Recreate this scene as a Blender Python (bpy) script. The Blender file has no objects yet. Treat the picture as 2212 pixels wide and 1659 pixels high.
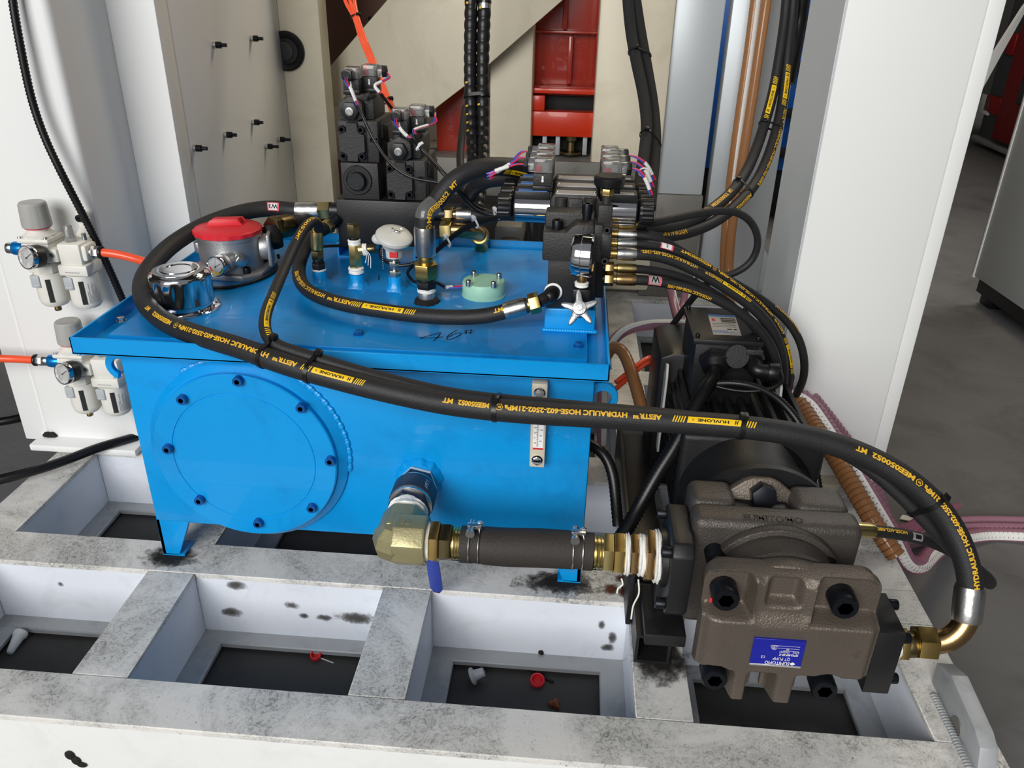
import bpy, bmesh, math, random
from mathutils import Vector as V, Matrix, Euler
random.seed(7)
C = bpy.context.scene.collection
PI = math.pi
# ---------------------------------------------------------------- camera
FPX, CAMZ = 1730.5, 0.80
def axes(pitch, roll, yaw):
    cy, sy, cp, sp, cr, sr = math.cos(yaw), math.sin(yaw), math.cos(pitch), math.sin(pitch), math.cos(roll), math.sin(roll)
    f = V((sy*cp, cy*cp, -sp)); r0 = V((cy, -sy, 0)); u0 = r0.cross(f)
    return cr*r0+sr*u0, -sr*r0+cr*u0, f
CR, CU, CF = axes(math.radians(26.6725), math.radians(1.186), math.radians(-4.081))
CAM = V((0, 0, CAMZ))
cd = bpy.data.cameras.new('camera'); cam = bpy.data.objects.new('camera', cd); C.objects.link(cam)
cd.sensor_width = 36; cd.lens = FPX/2212*36; cd.clip_start = .02; cd.clip_end = 100
M = Matrix((CR, CU, -CF)).transposed().to_4x4(); M.translation = CAM; cam.matrix_world = M
bpy.context.scene.camera = cam
def U(px, py, x=None, y=None, z=None):
    """point of the world seen at a photo pixel, on a known plane x=, y= or z="""
    d = CF+(px-1106)/FPX*CR-(py-829.5)/FPX*CU
    t = (y/d.y) if y is not None else ((z-CAMZ)/d.z if z is not None else x/d.x)
    return CAM+t*d
def pix(p):
    d = p-CAM; k = d.dot(CF); return 1106+FPX*d.dot(CR)/k, 829.5-FPX*d.dot(CU)/k
# ---------------------------------------------------------------- world, light, exposure
sc = bpy.context.scene
sc.view_settings.view_transform = 'Standard'; sc.view_settings.look = 'None'; sc.view_settings.gamma = 1
sc.view_settings.use_curve_mapping = False; sc.view_settings.exposure = 0.0
w = bpy.data.worlds.new('world'); sc.world = w; w.use_nodes = True
wb = w.node_tree.nodes['Background']; wb.inputs[0].default_value = (.92, .96, 1, 1); wb.inputs[1].default_value = 0.2
def area(name, loc, tgt, sx, sy, power, col=(1, 1, 1)):
    l = bpy.data.lights.new(name, 'AREA'); l.shape = 'RECTANGLE'; l.size = sx; l.size_y = sy; l.energy = power; l.color = col
    o = bpy.data.objects.new(name, l); C.objects.link(o); o.location = loc
    o.rotation_euler = (V(tgt)-V(loc)).to_track_quat('-Z', 'Y').to_euler()
    return o
area('doorway_daylight', (-2.0, -5.1, 3.1), (.1, 1.1, .2), 4.6, 3.8, 520, (1, .985, .96))
area('hall_lamp', (.6, 3.0, 2.9), (.2, 2.4, .3), 1.0, 1.0, 26, (1, .82, .55))
area('far_fill_light', (3.4, 4.2, 4.4), (3.2, 5.5, 0), 1.5, 1.5, 120, (1, .95, .88))  # added fill without a known source, brightens the distant red machine
# ---------------------------------------------------------------- materials
def lin(c):
    return tuple((v/12.92 if v <= .04045 else ((v+.055)/1.055)**2.4) for v in [x/255 for x in c])
MATS = {}
def mat(name, col, rough=.5, metal=0, var=.12, scale=18, bump=0, bscale=120, spec=.5, coat=0, dirt=None, dirt_amt=0, dscale=9, trans=0, ior=1.45, alpha=1, aniso=0):
    m = bpy.data.materials.new(name); m.use_nodes = True; n = m.node_tree.nodes; L = m.node_tree.links
    b = n['Principled BSDF']; col = lin(col)
    tc = n.new('ShaderNodeTexCoord'); geo = n.new('ShaderNodeNewGeometry')
    nz = n.new('ShaderNodeTexNoise'); nz.inputs['Scale'].default_value = scale; nz.inputs['Detail'].default_value = 5
    L.new(geo.outputs['Position'], nz.inputs['Vector'])
    mx = n.new('ShaderNodeMix'); mx.data_type = 'RGBA'
    mx.inputs[6].default_value = (*[max(0, c*(1-var)) for c in col], 1); mx.inputs[7].default_value = (*[min(1, c*(1+var)) for c in col], 1)
    L.new(nz.outputs['Fac'], mx.inputs[0]); out = mx.outputs[2]
    if dirt is not None:
        d1 = n.new('ShaderNodeTexNoise'); d1.inputs['Scale'].default_value = dscale; d1.inputs['Detail'].default_value = 9; d1.inputs['Roughness'].default_value = .68; d1.inputs['Distortion'].default_value = .6
        L.new(geo.outputs['Position'], d1.inputs['Vector'])
        rp = n.new('ShaderNodeValToRGB'); rp.color_ramp.elements[0].position = .5; rp.color_ramp.elements[1].position = .72
        L.new(d1.outputs['Fac'], rp.inputs[0])
        mu = n.new('ShaderNodeMath'); mu.operation = 'MULTIPLY'; mu.inputs[1].default_value = dirt_amt; L.new(rp.outputs[0], mu.inputs[0])
        m2 = n.new('ShaderNodeMix'); m2.data_type = 'RGBA'; L.new(mu.outputs[0], m2.inputs[0]); L.new(out, m2.inputs[6]); m2.inputs[7].default_value = (*lin(dirt), 1)
        out = m2.outputs[2]
    L.new(out, b.inputs['Base Color'])
    mr = n.new('ShaderNodeMapRange'); mr.inputs['To Min'].default_value = max(.02, rough*.85); mr.inputs['To Max'].default_value = min(1, rough*1.15)
    L.new(nz.outputs['Fac'], mr.inputs['Value']); L.new(mr.outputs[0], b.inputs['Roughness'])
    b.inputs['Metallic'].default_value = metal; b.inputs['Specular IOR Level'].default_value = spec; b.inputs['Coat Weight'].default_value = coat
    b.inputs['Transmission Weight'].default_value = trans; b.inputs['IOR'].default_value = ior
    if bump:
        bn = n.new('ShaderNodeTexNoise'); bn.inputs['Scale'].default_value = bscale; bn.inputs['Detail'].default_value = 4
        L.new(geo.outputs['Position'], bn.inputs['Vector'])
        bp = n.new('ShaderNodeBump'); bp.inputs['Strength'].default_value = bump; bp.inputs['Distance'].default_value = .002
        L.new(bn.outputs['Fac'], bp.inputs['Height']); L.new(bp.outputs[0], b.inputs['Normal'])
    MATS[name] = m; return m
mat('white_paint', (236, 237, 236), .45, var=.03, scale=6, dirt=(150, 148, 140), dirt_amt=.12, dscale=14)
mat('panel_paint', (232, 233, 232), .42, var=.03, scale=3)
mat('cream_paint', (216, 208, 186), .45, var=.05, scale=5, dirt=(150, 135, 105), dirt_amt=.25, dscale=6)
mat('beam_web', (226, 231, 240), .4, var=.04, scale=8, dirt=(120, 120, 120), dirt_amt=.15, dscale=16)
mat('floor_concrete', (106, 106, 107), .75, var=.18, scale=7, bump=.4, bscale=60, dirt=(62, 60, 58), dirt_amt=.6, dscale=3)
mat('tank_blue', (0, 150, 224), .34, var=.06, scale=9, bump=.05, bscale=40, dirt=(10, 85, 150), dirt_amt=.3, dscale=10, coat=.25)
mat('tank_lid_blue', (0, 142, 222), .36, var=.1, scale=12, dirt=(8, 70, 130), dirt_amt=.45, dscale=11, coat=.2)
mat('rubber_black', (33, 33, 35), .55, var=.2, scale=40, bump=.25, bscale=500)
mat('rubber_worn', (52, 47, 43), .68, var=.25, scale=25, bump=.4, bscale=300)
mat('plastic_black', (22, 22, 24), .38, var=.15, scale=30)
mat('cable_black', (18, 18, 20), .35, var=.1)
mat('cast_black', (46, 45, 45), .5, var=.15, scale=30, bump=.35, bscale=400)
mat('block_black', (26, 26, 27), .42, var=.2, scale=14, bump=.1, bscale=300)
mat('pump_bronze', (104, 95, 86), .37, metal=.45, var=.1, scale=30, bump=.5, bscale=450)
mat('pump_dark', (78, 73, 69), .40, metal=.4, var=.1, scale=30, bump=.45, bscale=450)
mat('motor_black', (24, 25, 27), .45, var=.15, scale=20, bump=.15, bscale=300)
mat('steel', (198, 198, 196), .26, 1, var=.08, scale=60)
mat('ferrule_steel', (200, 200, 198), .3, 1, var=.1, scale=90, bump=.1, bscale=200)
mat('chrome', (225, 225, 228), .08, 1, var=.02)
mat('brass', (196, 168, 104), .3, 1, var=.1, scale=50)
mat('yellow_zinc', (200, 182, 124), .3, 1, var=.12, scale=40)
mat('bronze_pipe', (178, 146, 100), .27, 1, var=.18, scale=18)
mat('dark_zinc', (118, 106, 76), .33, 1, var=.15, scale=40)
mat('alu', (176, 177, 178), .42, .85, var=.06, scale=30, bump=.2, bscale=600)
mat('alu_gray', (172, 178, 180), .45, .2, var=.06, scale=30)
mat('red_plastic', (214, 40, 52), .4, var=.08)
mat('orange_tube', (240, 88, 52), .3, var=.05, coat=.3)
mat('orange_red_paint', (196, 50, 18), .32, var=.1, scale=8, coat=.3)
mat('dark_red_paint', (150, 42, 26), .28, var=.12, scale=8, coat=.5, bump=.1, bscale=30)
mat('frl_white', (226, 224, 216), .42, var=.03)
mat('knob_gray', (168, 167, 163), .5, var=.04)
mat('latch_gray', (176, 180, 184), .45, var=.04)
mat('blue_anodised', (10, 120, 200), .22, .6, var=.06)
mat('smoke_window', (46, 47, 48), .2, var=.05)
mat('dial_white', (240, 240, 240), .4, var=.01)
mat('ink_black', (18, 18, 20), .6, var=.02)
mat('print_yellow', (226, 176, 48), .5, var=.06)
mat('band_yellow', (240, 196, 20), .45, var=.05)
mat('ptfe', (236, 236, 232), .6, var=.05, bump=.5, bscale=300)
mat('mint', (156, 206, 182), .42, var=.04)
mat('handle_blue', (52, 70, 158), .4, var=.06)
mat('plate_blue', (28, 34, 150), .35, var=.05)
mat('label_red', (205, 45, 50), .5, var=.04)
mat('label_white', (232, 230, 230), .5, var=.03)
mat('label_pink', (236, 100, 120), .5, var=.05)
mat('label_silver', (190, 188, 186), .35, .4, var=.06)
mat('label_blue', (70, 120, 190), .45, var=.04)
mat('lug_gray', (170, 173, 176), .5, .2, var=.1, scale=20, dirt=(95, 96, 98), dirt_amt=.5, dscale=10)
mat('gauge_cream', (208, 200, 180), .4, var=.04)
mat('wire_red', (214, 40, 70), .4, var=.03)
mat('wire_blue', (70, 80, 190), .4, var=.03)
mat('tie_white', (225, 225, 222), .45, var=.03)
mat('green_mark', (40, 140, 80), .5, var=.03)
mat('machine_blue', (22, 96, 190), .4, var=.06, scale=4)
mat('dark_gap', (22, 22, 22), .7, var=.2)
mat('bed_gray', (120, 118, 112), .5, .2, var=.15, scale=10, dirt=(60, 50, 40), dirt_amt=.5)
mat('post_gray', (188, 194, 198), .4, .25, var=.06, scale=5)
mat('cabinet_gray', (168, 172, 172), .45, var=.03)
mat('wall_dark', (58, 56, 54), .8, var=.15, scale=3)
mat('gray_cast', (205, 205, 200), .5, .1, var=.05, bump=.2, bscale=500)
mat('dark_bolt', (30, 32, 38), .36, .6, var=.1)
mat('bolt_blue', (18, 90, 160), .35, .2, var=.1)
mat('debris_rust', (120, 66, 40), .8, var=.3, scale=80)
mat('mop_plastic', (210, 214, 216), .4, var=.04)
mat('valve_gray', (62, 66, 78), .42, .5, var=.1, bump=.15)
mat('fabric_sleeve', (30, 30, 31), .85, var=.3, scale=150, bump=.6, bscale=600)
mat('olive_zinc', (160, 153, 116), .36, .5, var=.12, scale=30, bump=.15, bscale=300)
mat('side_shade_gray', (206, 212, 214), .4, .0, var=.12, scale=5)  # darker streaky gray with the shade of the pillar's side mixed in
mat('rib_brown', (128, 84, 50), .4)
mat('rib_pink', (150, 88, 112), .4)
mat('oily_shaded_floor', (58, 57, 56), .7, var=.2, scale=9, dirt=(34, 33, 32), dirt_amt=.6, dscale=6)
mat('machine_gray', (86, 88, 92), .5)
mat('machine_red', (150, 24, 24), .4)
mat('soot', (26, 24, 23), .8, var=.3, scale=60, bump=.8, bscale=200)
def glassy(name, col, rough=.08, dens=1):
    m = mat(name, col, rough, var=.02, trans=dens, ior=1.45); return m
glassy('clear_plastic', (210, 212, 212), .12, .85)
glassy('amber_hose', (190, 136, 90), .18, .45)
glassy('pink_hose', (190, 140, 160), .2, .4)
# dirty upper face of the welded frame: scuffs and black shoe marks in the paint
def frame_mat():
    m = bpy.data.materials.new('frame_scuffed_paint'); m.use_nodes = True; n = m.node_tree.nodes; L = m.node_tree.links; b = n['Principled BSDF']
    g = n.new('ShaderNodeNewGeometry')
    def noise(s, det, ro, dist=0):
        t = n.new('ShaderNodeTexNoise'); t.inputs['Scale'].default_value = s; t.inputs['Detail'].default_value = det; t.inputs['Roughness'].default_value = ro; t.inputs['Distortion'].default_value = dist
        L.new(g.outputs['Position'], t.inputs['Vector']); return t.outputs['Fac']
    def ramp(f, a, bb):
        r = n.new('ShaderNodeMapRange'); r.clamp = True; r.inputs['From Min'].default_value = a; r.inputs['From Max'].default_value = bb; L.new(f, r.inputs['Value']); return r.outputs[0]
    def mul(a, k):
        t = n.new('ShaderNodeMath'); t.operation = 'MULTIPLY'; L.new(a, t.inputs[0])
        if isinstance(k, float): t.inputs[1].default_value = k
        else: L.new(k, t.inputs[1])
        return t.outputs[0]
    def mix(f, a, col):
        t = n.new('ShaderNodeMix'); t.data_type = 'RGBA'; L.new(f, t.inputs[0])
        if isinstance(a, tuple): t.inputs[6].default_value = (*lin(a), 1)
        else: L.new(a, t.inputs[6])
        t.inputs[7].default_value = (*lin(col), 1); return t.outputs[2]
    blot = ramp(noise(8.5, 8, .68, .6), .41, .62)
    fine = ramp(noise(80, 9, .78, 3.0), .48, .58)
    c = mix(mul(blot, .62), (228, 226, 222), (178, 178, 173))
    c = mix(mul(fine, mul(blot, .74)), c, (68, 66, 63))
    fine2 = ramp(noise(130, 6, .7, 3.0), .60, .66)
    c = mix(mul(fine2, .6), c, (84, 80, 74))
    spots = ramp(noise(210, 2, .5), .72, .75)
    c = mix(mul(spots, .8), c, (40, 38, 36))
    L.new(c, b.inputs['Base Color']); b.inputs['Roughness'].default_value = .5
    bp = n.new('ShaderNodeBump'); bp.inputs['Strength'].default_value = .25; bp.inputs['Distance'].default_value = .001
    L.new(noise(90, 5, .6), bp.inputs['Height']); L.new(bp.outputs[0], b.inputs['Normal'])
    MATS['frame_scuffed'] = m
frame_mat()
mat('brown_panel', (104, 70, 58), .4, var=.08, scale=4)
def soot_mat(name='soot_fade', ax=(0, 1), col=(.012, .011, .010), top=.95):
    m = bpy.data.materials.new(name); m.use_nodes = True; n = m.node_tree.nodes; L = m.node_tree.links; b = n['Principled BSDF']
    b.inputs['Base Color'].default_value = (*col, 1); b.inputs['Roughness'].default_value = .8
    tc = n.new('ShaderNodeTexCoord'); g = n.new('ShaderNodeNewGeometry'); ma = n.new('ShaderNodeVectorMath'); ma.operation = 'SUBTRACT'; ma.inputs[1].default_value = (.5, .5, .5); L.new(tc.outputs['Generated'], ma.inputs[0])
    sp = n.new('ShaderNodeSeparateXYZ'); L.new(ma.outputs[0], sp.inputs[0]); cb = n.new('ShaderNodeCombineXYZ'); L.new(sp.outputs[ax[0]], cb.inputs[0]); L.new(sp.outputs[ax[1]], cb.inputs[1])
    ln = n.new('ShaderNodeVectorMath'); ln.operation = 'LENGTH'; L.new(cb.outputs[0], ln.inputs[0])
    nz = n.new('ShaderNodeTexNoise'); nz.inputs['Scale'].default_value = 60; nz.inputs['Detail'].default_value = 8; nz.inputs['Roughness'].default_value = .7; L.new(g.outputs['Position'], nz.inputs['Vector'])
    ad = n.new('ShaderNodeMath'); ad.operation = 'MULTIPLY_ADD'; ad.inputs[1].default_value = .75; L.new(nz.outputs['Fac'], ad.inputs[0]); L.new(ln.outputs['Value'], ad.inputs[2])
    mr = n.new('ShaderNodeMapRange'); mr.inputs['From Min'].default_value = .42; mr.inputs['From Max'].default_value = .76; mr.inputs['To Min'].default_value = top; mr.inputs['To Max'].default_value = 0; L.new(ad.outputs[0], mr.inputs['Value']); L.new(mr.outputs[0], b.inputs['Alpha'])
    MATS[name] = m
soot_mat(); soot_mat('smudge', (0, 2), (.09, .085, .08), .75); soot_mat('rust_stain', (0, 1), (.10, .028, .012), .9)
# ---------------------------------------------------------------- mesh helpers
class MB:
    def __init__(s): s.bm = bmesh.new()
    def _add(s, t, mi=0, M=None):
        if mi:
            for f in t.faces: f.material_index = mi
        if M is not None: bmesh.ops.transform(t, matrix=M, verts=t.verts)
        bmesh.ops.recalc_face_normals(t, faces=t.faces)
        me = bpy.data.meshes.new('t'); t.to_mesh(me); t.free(); s.bm.from_mesh(me); bpy.data.meshes.remove(me); return s
    def box(s, x0, x1, y0, y1, z0, z1, bev=0, seg=2, mi=0, M=None):
        t = bmesh.new(); bmesh.ops.create_cube(t, size=1)
        for v in t.verts: v.co = V((x0+(v.co.x+.5)*(x1-x0), y0+(v.co.y+.5)*(y1-y0), z0+(v.co.z+.5)*(z1-z0)))
        if bev: bmesh.ops.bevel(t, geom=t.edges[:], offset=bev, segments=seg, affect='EDGES', profile=.5)
        return s._add(t, mi, M)
    def cyl(s, p0, p1, r0, r1=None, seg=24, bev=0, mi=0, rot=0):
        p0, p1 = V(p0), V(p1); d = p1-p0; r1 = r0 if r1 is None else r1
        t = bmesh.new(); bmesh.ops.create_cone(t, cap_ends=True, segments=seg, radius1=r0, radius2=r1, depth=d.length)
        if bev: bmesh.ops.bevel(t, geom=[e for e in t.edges if e.is_boundary is False and len(e.link_faces) == 2 and any(len(f.verts) > 4 for f in e.link_faces)] if seg > 4 else t.edges[:], offset=bev, segments=2, affect='EDGES', profile=.5)
        q = V((0, 0, 1)).rotation_difference(d.normalized()).to_matrix().to_4x4()
        return s._add(t, mi, Matrix.Translation((p0+p1)/2) @ q @ Matrix.Rotation(rot, 4, 'Z'))
    def hexn(s, p0, p1, r, mi=0, rot=0): return s.cyl(p0, p1, r, seg=6, bev=r*.08, mi=mi, rot=rot)
    def lathe(s, prof, o, ax=(0, 0, 1), seg=32, mi=0, wob=None):
        o = V(o); q = V((0, 0, 1)).rotation_difference(V(ax).normalized()).to_matrix().to_4x4()
        t = bmesh.new(); rings = []
        for r, h in prof:
            rings.append([t.verts.new((max(r, 1e-5)*(wob(a, h) if wob else 1)*math.cos(a), max(r, 1e-5)*(wob(a, h) if wob else 1)*math.sin(a), h)) for a in [2*PI*i/seg for i in range(seg)]])
        for A, B in zip(rings, rings[1:]):
            for i in range(seg): t.faces.new((A[i], A[(i+1) % seg], B[(i+1) % seg], B[i]))
        for R in (rings[0], rings[-1]):
            try: t.faces.new(R)
            except ValueError: pass
        bmesh.ops.remove_doubles(t, verts=t.verts, dist=2e-5)
        return s._add(t, mi, Matrix.Translation(o) @ q)
    def tube(s, pts, r, seg=14, mi=0, cap=True):
        F = frames(pts); t = bmesh.new(); rings = []
        for k, (p, T, N, B) in enumerate(F):
            rr = r(k, len(F)) if callable(r) else r
            rings.append([t.verts.new(p+rr*(math.cos(a)*N+math.sin(a)*B)) for a in [2*PI*i/seg for i in range(seg)]])
        for A, B in zip(rings, rings[1:]):
            for i in range(seg): t.faces.new((A[i], A[(i+1) % seg], B[(i+1) % seg], B[i]))
        if cap: t.faces.new(rings[0]); t.faces.new(rings[-1])
        return s._add(t, mi)
    def prism(s, poly, o, ux, uy, dv, bev=0, mi=0, seg=2):
        """2D outline in the plane (ux, uy) at o, pushed along dv"""
        o, ux, uy, dv = V(o), V(ux), V(uy), V(dv); t = bmesh.new()
        a = [t.verts.new(o+x*ux+y*uy) for x, y in poly]; f = t.faces.new(a)
        r = bmesh.ops.extrude_face_region(t, geom=[f])
        bmesh.ops.translate(t, vec=dv, verts=[v for v in r['geom'] if isinstance(v, bmesh.types.BMVert)])
        bmesh.ops.recalc_face_normals(t, faces=t.faces)
        if bev: bmesh.ops.bevel(t, geom=t.edges[:], offset=bev, segments=seg, affect='EDGES', profile=.5)
        return s._add(t, mi)
    def quad(s, a, b, c, d, mi=0):
        t = bmesh.new(); t.faces.new([t.verts.new(V(p)) for p in (a, b, c, d)]); return s._add(t, mi)
    def sphere(s, c, r, sx=1, sy=1, sz=1, mi=0, u=20, v=12):
        t = bmesh.new(); bmesh.ops.create_uvsphere(t, u_segments=u, v_segments=v, radius=r)
        return s._add(t, mi, Matrix.Translation(V(c)) @ Matrix.Diagonal((sx, sy, sz, 1)))
    def build(s, name, m, parent=None, ang=38): return obj(name, s.bm, m, parent, ang)
def wloc(o):
    p = V((0, 0, 0))
    while o is not None: p = p+o.location; o = o.parent
    return p
def obj(name, bm, m, parent=None, ang=38, smooth=True):
    me = bpy.data.meshes.new(name); bm.to_mesh(me); bm.free()
    for x in (m if isinstance(m, (list, tuple)) else [m]): me.materials.append(MATS[x])
    if smooth:
        me.polygons.foreach_set('use_smooth', [True]*len(me.polygons)); me.set_sharp_from_angle(angle=math.radians(ang))
    o = bpy.data.objects.new(name, me); C.objects.link(o)
    if parent is not None:
        o.parent = parent; me.transform(Matrix.Translation(-wloc(parent)))
    return o
def thing(name, label, cat, loc, group=None):
    o = bpy.data.objects.new(name, None); o.empty_display_size = .05; C.objects.link(o); o.location = loc
    return tag(o, label, cat, group)
def tag(o, label=None, cat=None, group=None, kind=None):
    if label: o['label'] = label
    if cat: o['category'] = cat
    if group: o['group'] = group
    if kind: o['kind'] = kind
    return o
def single(name, mb, m, label, cat, group=None, ang=38):
    """a thing that is one mesh; its origin is moved to its own middle"""
    o = mb.build(name, m, None, ang); me = o.data
    c = sum((v.co for v in me.vertices), V())/max(1, len(me.vertices)); me.transform(Matrix.Translation(-c)); o.location = c
    return tag(o, label, cat, group)
def dup(root, dv, label=None, group=None, rotz=0):
    r = root.copy(); C.objects.link(r); r.location = root.location+V(dv); r.rotation_euler = (0, 0, rotz)
    if label: r['label'] = label
    if group: r['group'] = group
    for ch in list(root.children):
        c = ch.copy(); C.objects.link(c); c.parent = r
        for g in list(ch.children):
            d = g.copy(); C.objects.link(d); d.parent = c
    return r
def spline(P, step=.006):
    P = [V(p) for p in P]; out = []
    Q = [2*P[0]-P[1]]+P+[2*P[-1]-P[-2]]
    for i in range(1, len(Q)-2):
        a, b, c, d = Q[i-1:i+3]; n = max(2, int((c-b).length/step))
        # centripetal Catmull-Rom
        t0 = 0; t1 = t0+max(1e-6, (b-a).length)**.5; t2 = t1+max(1e-6, (c-b).length)**.5; t3 = t2+max(1e-6, (d-c).length)**.5
        for k in range(n):
            t = t1+(t2-t1)*k/n
            A1 = (t1-t)/(t1-t0)*a+(t-t0)/(t1-t0)*b; A2 = (t2-t)/(t2-t1)*b+(t-t1)/(t2-t1)*c; A3 = (t3-t)/(t3-t2)*c+(t-t2)/(t3-t2)*d
            B1 = (t2-t)/(t2-t0)*A1+(t-t0)/(t2-t0)*A2; B2 = (t3-t)/(t3-t1)*A2+(t-t1)/(t3-t1)*A3
            out.append((t2-t)/(t2-t1)*B1+(t-t1)/(t2-t1)*B2)
    out.append(P[-1]); return out
def smooth(P, n=3):
    for _ in range(n): P = [P[0]]+[(P[i-1]+2*P[i]+P[i+1])/4 for i in range(1, len(P)-1)]+[P[-1]]
    return P
def frames(P):
    out = []; N = None
    for i, p in enumerate(P):
        T = (P[min(i+1, len(P)-1)]-P[max(i-1, 0)]).normalized()
        if N is None: N = T.orthogonal().normalized()
        else:
            N = N-T*N.dot(T); N = N.normalized() if N.length > 1e-6 else T.orthogonal().normalized()
        out.append((p, T, N, T.cross(N)))
    return out
class Path:
    def __init__(s, pts, step=.006, sm=6):
        pts = [V(p) for p in pts]       # tubes that leave the picture go on for a while beyond it
        if len(pts) > 3 and pix(pts[0])[1] < -40: pts = [pts[0]+(pts[0]-pts[1]).normalized()*.45]+pts
        if len(pts) > 3 and pix(pts[-1])[1] < -40: pts = pts+[pts[-1]+(pts[-1]-pts[-2]).normalized()*.45]
        if len(pts) > 3 and pix(pts[-1])[0] > 2215: pts = pts+[pts[-1]+(pts[-1]-pts[-2]).normalized()*.5]
        s.P = smooth(spline(pts, step), sm); s.L = [0.]
        for a, b in zip(s.P, s.P[1:]): s.L.append(s.L[-1]+(b-a).length)
        s.len = s.L[-1]; s.px = [pix(p) for p in s.P]
    def at(s, t):
        t = min(max(t, 0), s.len-1e-6); lo, hi = 0, len(s.L)-1
        while hi-lo > 1:
            m = (lo+hi)//2
            if s.L[m] <= t: lo = m
            else: hi = m
        k = (t-s.L[lo])/max(1e-9, s.L[hi]-s.L[lo]); p = s.P[lo].lerp(s.P[hi], k)
        T0 = s.P[min(lo+1, len(s.P)-1)]-s.P[max(lo-1, 0)]; T1 = s.P[min(hi+1, len(s.P)-1)]-s.P[max(hi-1, 0)]
        return p, T0.normalized().lerp(T1.normalized(), k).normalized()
    def near(s, px, py):
        i = min(range(len(s.px)), key=lambda k: (s.px[k][0]-px)**2+(s.px[k][1]-py)**2); return s.L[i]
    def sub(s, a, b): 
        return [s.at(a)[0]]+[p for p, l in zip(s.P, s.L) if a < l < b]+[s.at(b)[0]]
GLYPH = {}
def glyphs(txt, bold=.0):
    if (txt, bold) not in GLYPH:
        cu = bpy.data.curves.new('txt', 'FONT'); cu.body = txt; cu.size = 1; cu.offset = bold; cu.resolution_u = 2
        o = bpy.data.objects.new('txt', cu); C.objects.link(o); bpy.context.view_layer.update()
        me = bpy.data.meshes.new_from_object(o.evaluated_get(bpy.context.evaluated_depsgraph_get()))
        bpy.data.objects.remove(o); bpy.data.curves.remove(cu)
        xs = [v.co.x for v in me.vertices]; ys = [v.co.y for v in me.vertices]
        GLYPH[(txt, bold)] = (me, min(xs), max(xs), min(ys), max(ys))
    return GLYPH[(txt, bold)]
def flat_text(bm, txt, o, ux, uy, h, width=None, bold=.0, lift=0, mi=0, thick=0):
    """lettering laid flat: o = start of the base line, ux/uy unit directions, h = cap height"""
    me, x0, x1, y0, y1 = glyphs(txt, bold); o, ux, uy = V(o), V(ux).normalized(), V(uy).normalized()
    k = h/.69; kx = k if width is None else width/max(1e-6, x1-x0); nrm = ux.cross(uy)
    t = bmesh.new(); t.from_mesh(me)
    for v in t.verts: v.co = o+(v.co.x-x0)*kx*ux+v.co.y*k*uy+lift*nrm
    if thick:
        r = bmesh.ops.extrude_face_region(t, geom=t.faces[:]); bmesh.ops.translate(t, vec=nrm*thick, verts=[v for v in r['geom'] if isinstance(v, bmesh.types.BMVert)])
    for f in t.faces: f.material_index = mi
    m2 = bpy.data.meshes.new('t'); t.to_mesh(m2); t.free(); bm.from_mesh(m2); bpy.data.meshes.remove(m2)
class Wrap:
    """maps (u along the path, v round the surface) onto a tube of radius R"""
    def __init__(s, path, R, s0, dirn, fac): s.path, s.R, s.s0, s.d, s.f = path, R, s0, dirn, V(fac)
    def __call__(s, u, v, lift=.0003):
        p, T = s.path.at(s.s0+s.d*u); n = s.f-T*s.f.dot(T); n.normalize(); up = n.cross(T*s.d); a = v/s.R
        return p+(s.R+lift)*(math.cos(a)*n+math.sin(a)*up)
def wrap_mesh(bm, src, W, lift=.0003, cuts=(-.75, -.5, -.25, 0, .25, .5, .75), hh=.006, ux=None):
    for c in cuts:
        bmesh.ops.bisect_plane(src, geom=src.verts[:]+src.edges[:]+src.faces[:], plane_co=(0, c*hh, 0), plane_no=(0, 1, 0))
    if ux:
        a = min(v.co.x for v in src.verts); b = max(v.co.x for v in src.verts); n = int((b-a)/ux)
        for i in range(1, n): bmesh.ops.bisect_plane(src, geom=src.verts[:]+src.edges[:]+src.faces[:], plane_co=(a+(b-a)*i/n, 0, 0), plane_no=(1, 0, 0))
    for v in src.verts: v.co = W(v.co.x, v.co.y, lift)
    m2 = bpy.data.meshes.new('t'); src.to_mesh(m2); src.free(); bm.from_mesh(m2); bpy.data.meshes.remove(m2)
def hose_text(bm, path, R, txt, pa, pb, h, fac, bold=.03):
    a, b = path.near(*pa), path.near(*pb)
    if abs(b-a) < 1e-4: return
    me, x0, x1, y0, y1 = glyphs(txt, bold); t = bmesh.new(); t.from_mesh(me); kx = abs(b-a)/(x1-x0); k = h/.69
    for v in t.verts: v.co = V(((v.co.x-x0)*kx, v.co.y*k-h/2, 0))
    wrap_mesh(bm, t, Wrap(path, R, a, 1 if b > a else -1, fac), hh=h*.62)
def hexmark(bm, path, R, pc, h, fac, d=-1):
    """outlined hexagon with two small letters"""
    s0 = path.near(*pc); t = bmesh.new(); wv = h*.72
    o = [(-wv, 0), (-wv*.5, h*.6), (wv*.5, h*.6), (wv, 0), (wv*.5, -h*.6), (-wv*.5, -h*.6)]
    A = [t.verts.new((x, y, 0)) for x, y in o]; B = [t.verts.new((x*.8, y*.8, 0)) for x, y in o]
    for i in range(6): t.faces.new((A[i], A[(i+1) % 6], B[(i+1) % 6], B[i]))
    me, x0, x1, y0, y1 = glyphs('MA', .03); g = bmesh.new(); g.from_mesh(me); k = h*.42/.69
    for v in g.verts: v.co = V(((v.co.x-(x0+x1)/2)*k*.7, v.co.y*k-h*.21, 0))
    m2 = bpy.data.meshes.new('t'); g.to_mesh(m2); g.free(); t.from_mesh(m2); bpy.data.meshes.remove(m2)
    wrap_mesh(bm, t, Wrap(path, R, s0, d, fac), hh=h*.62)
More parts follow.
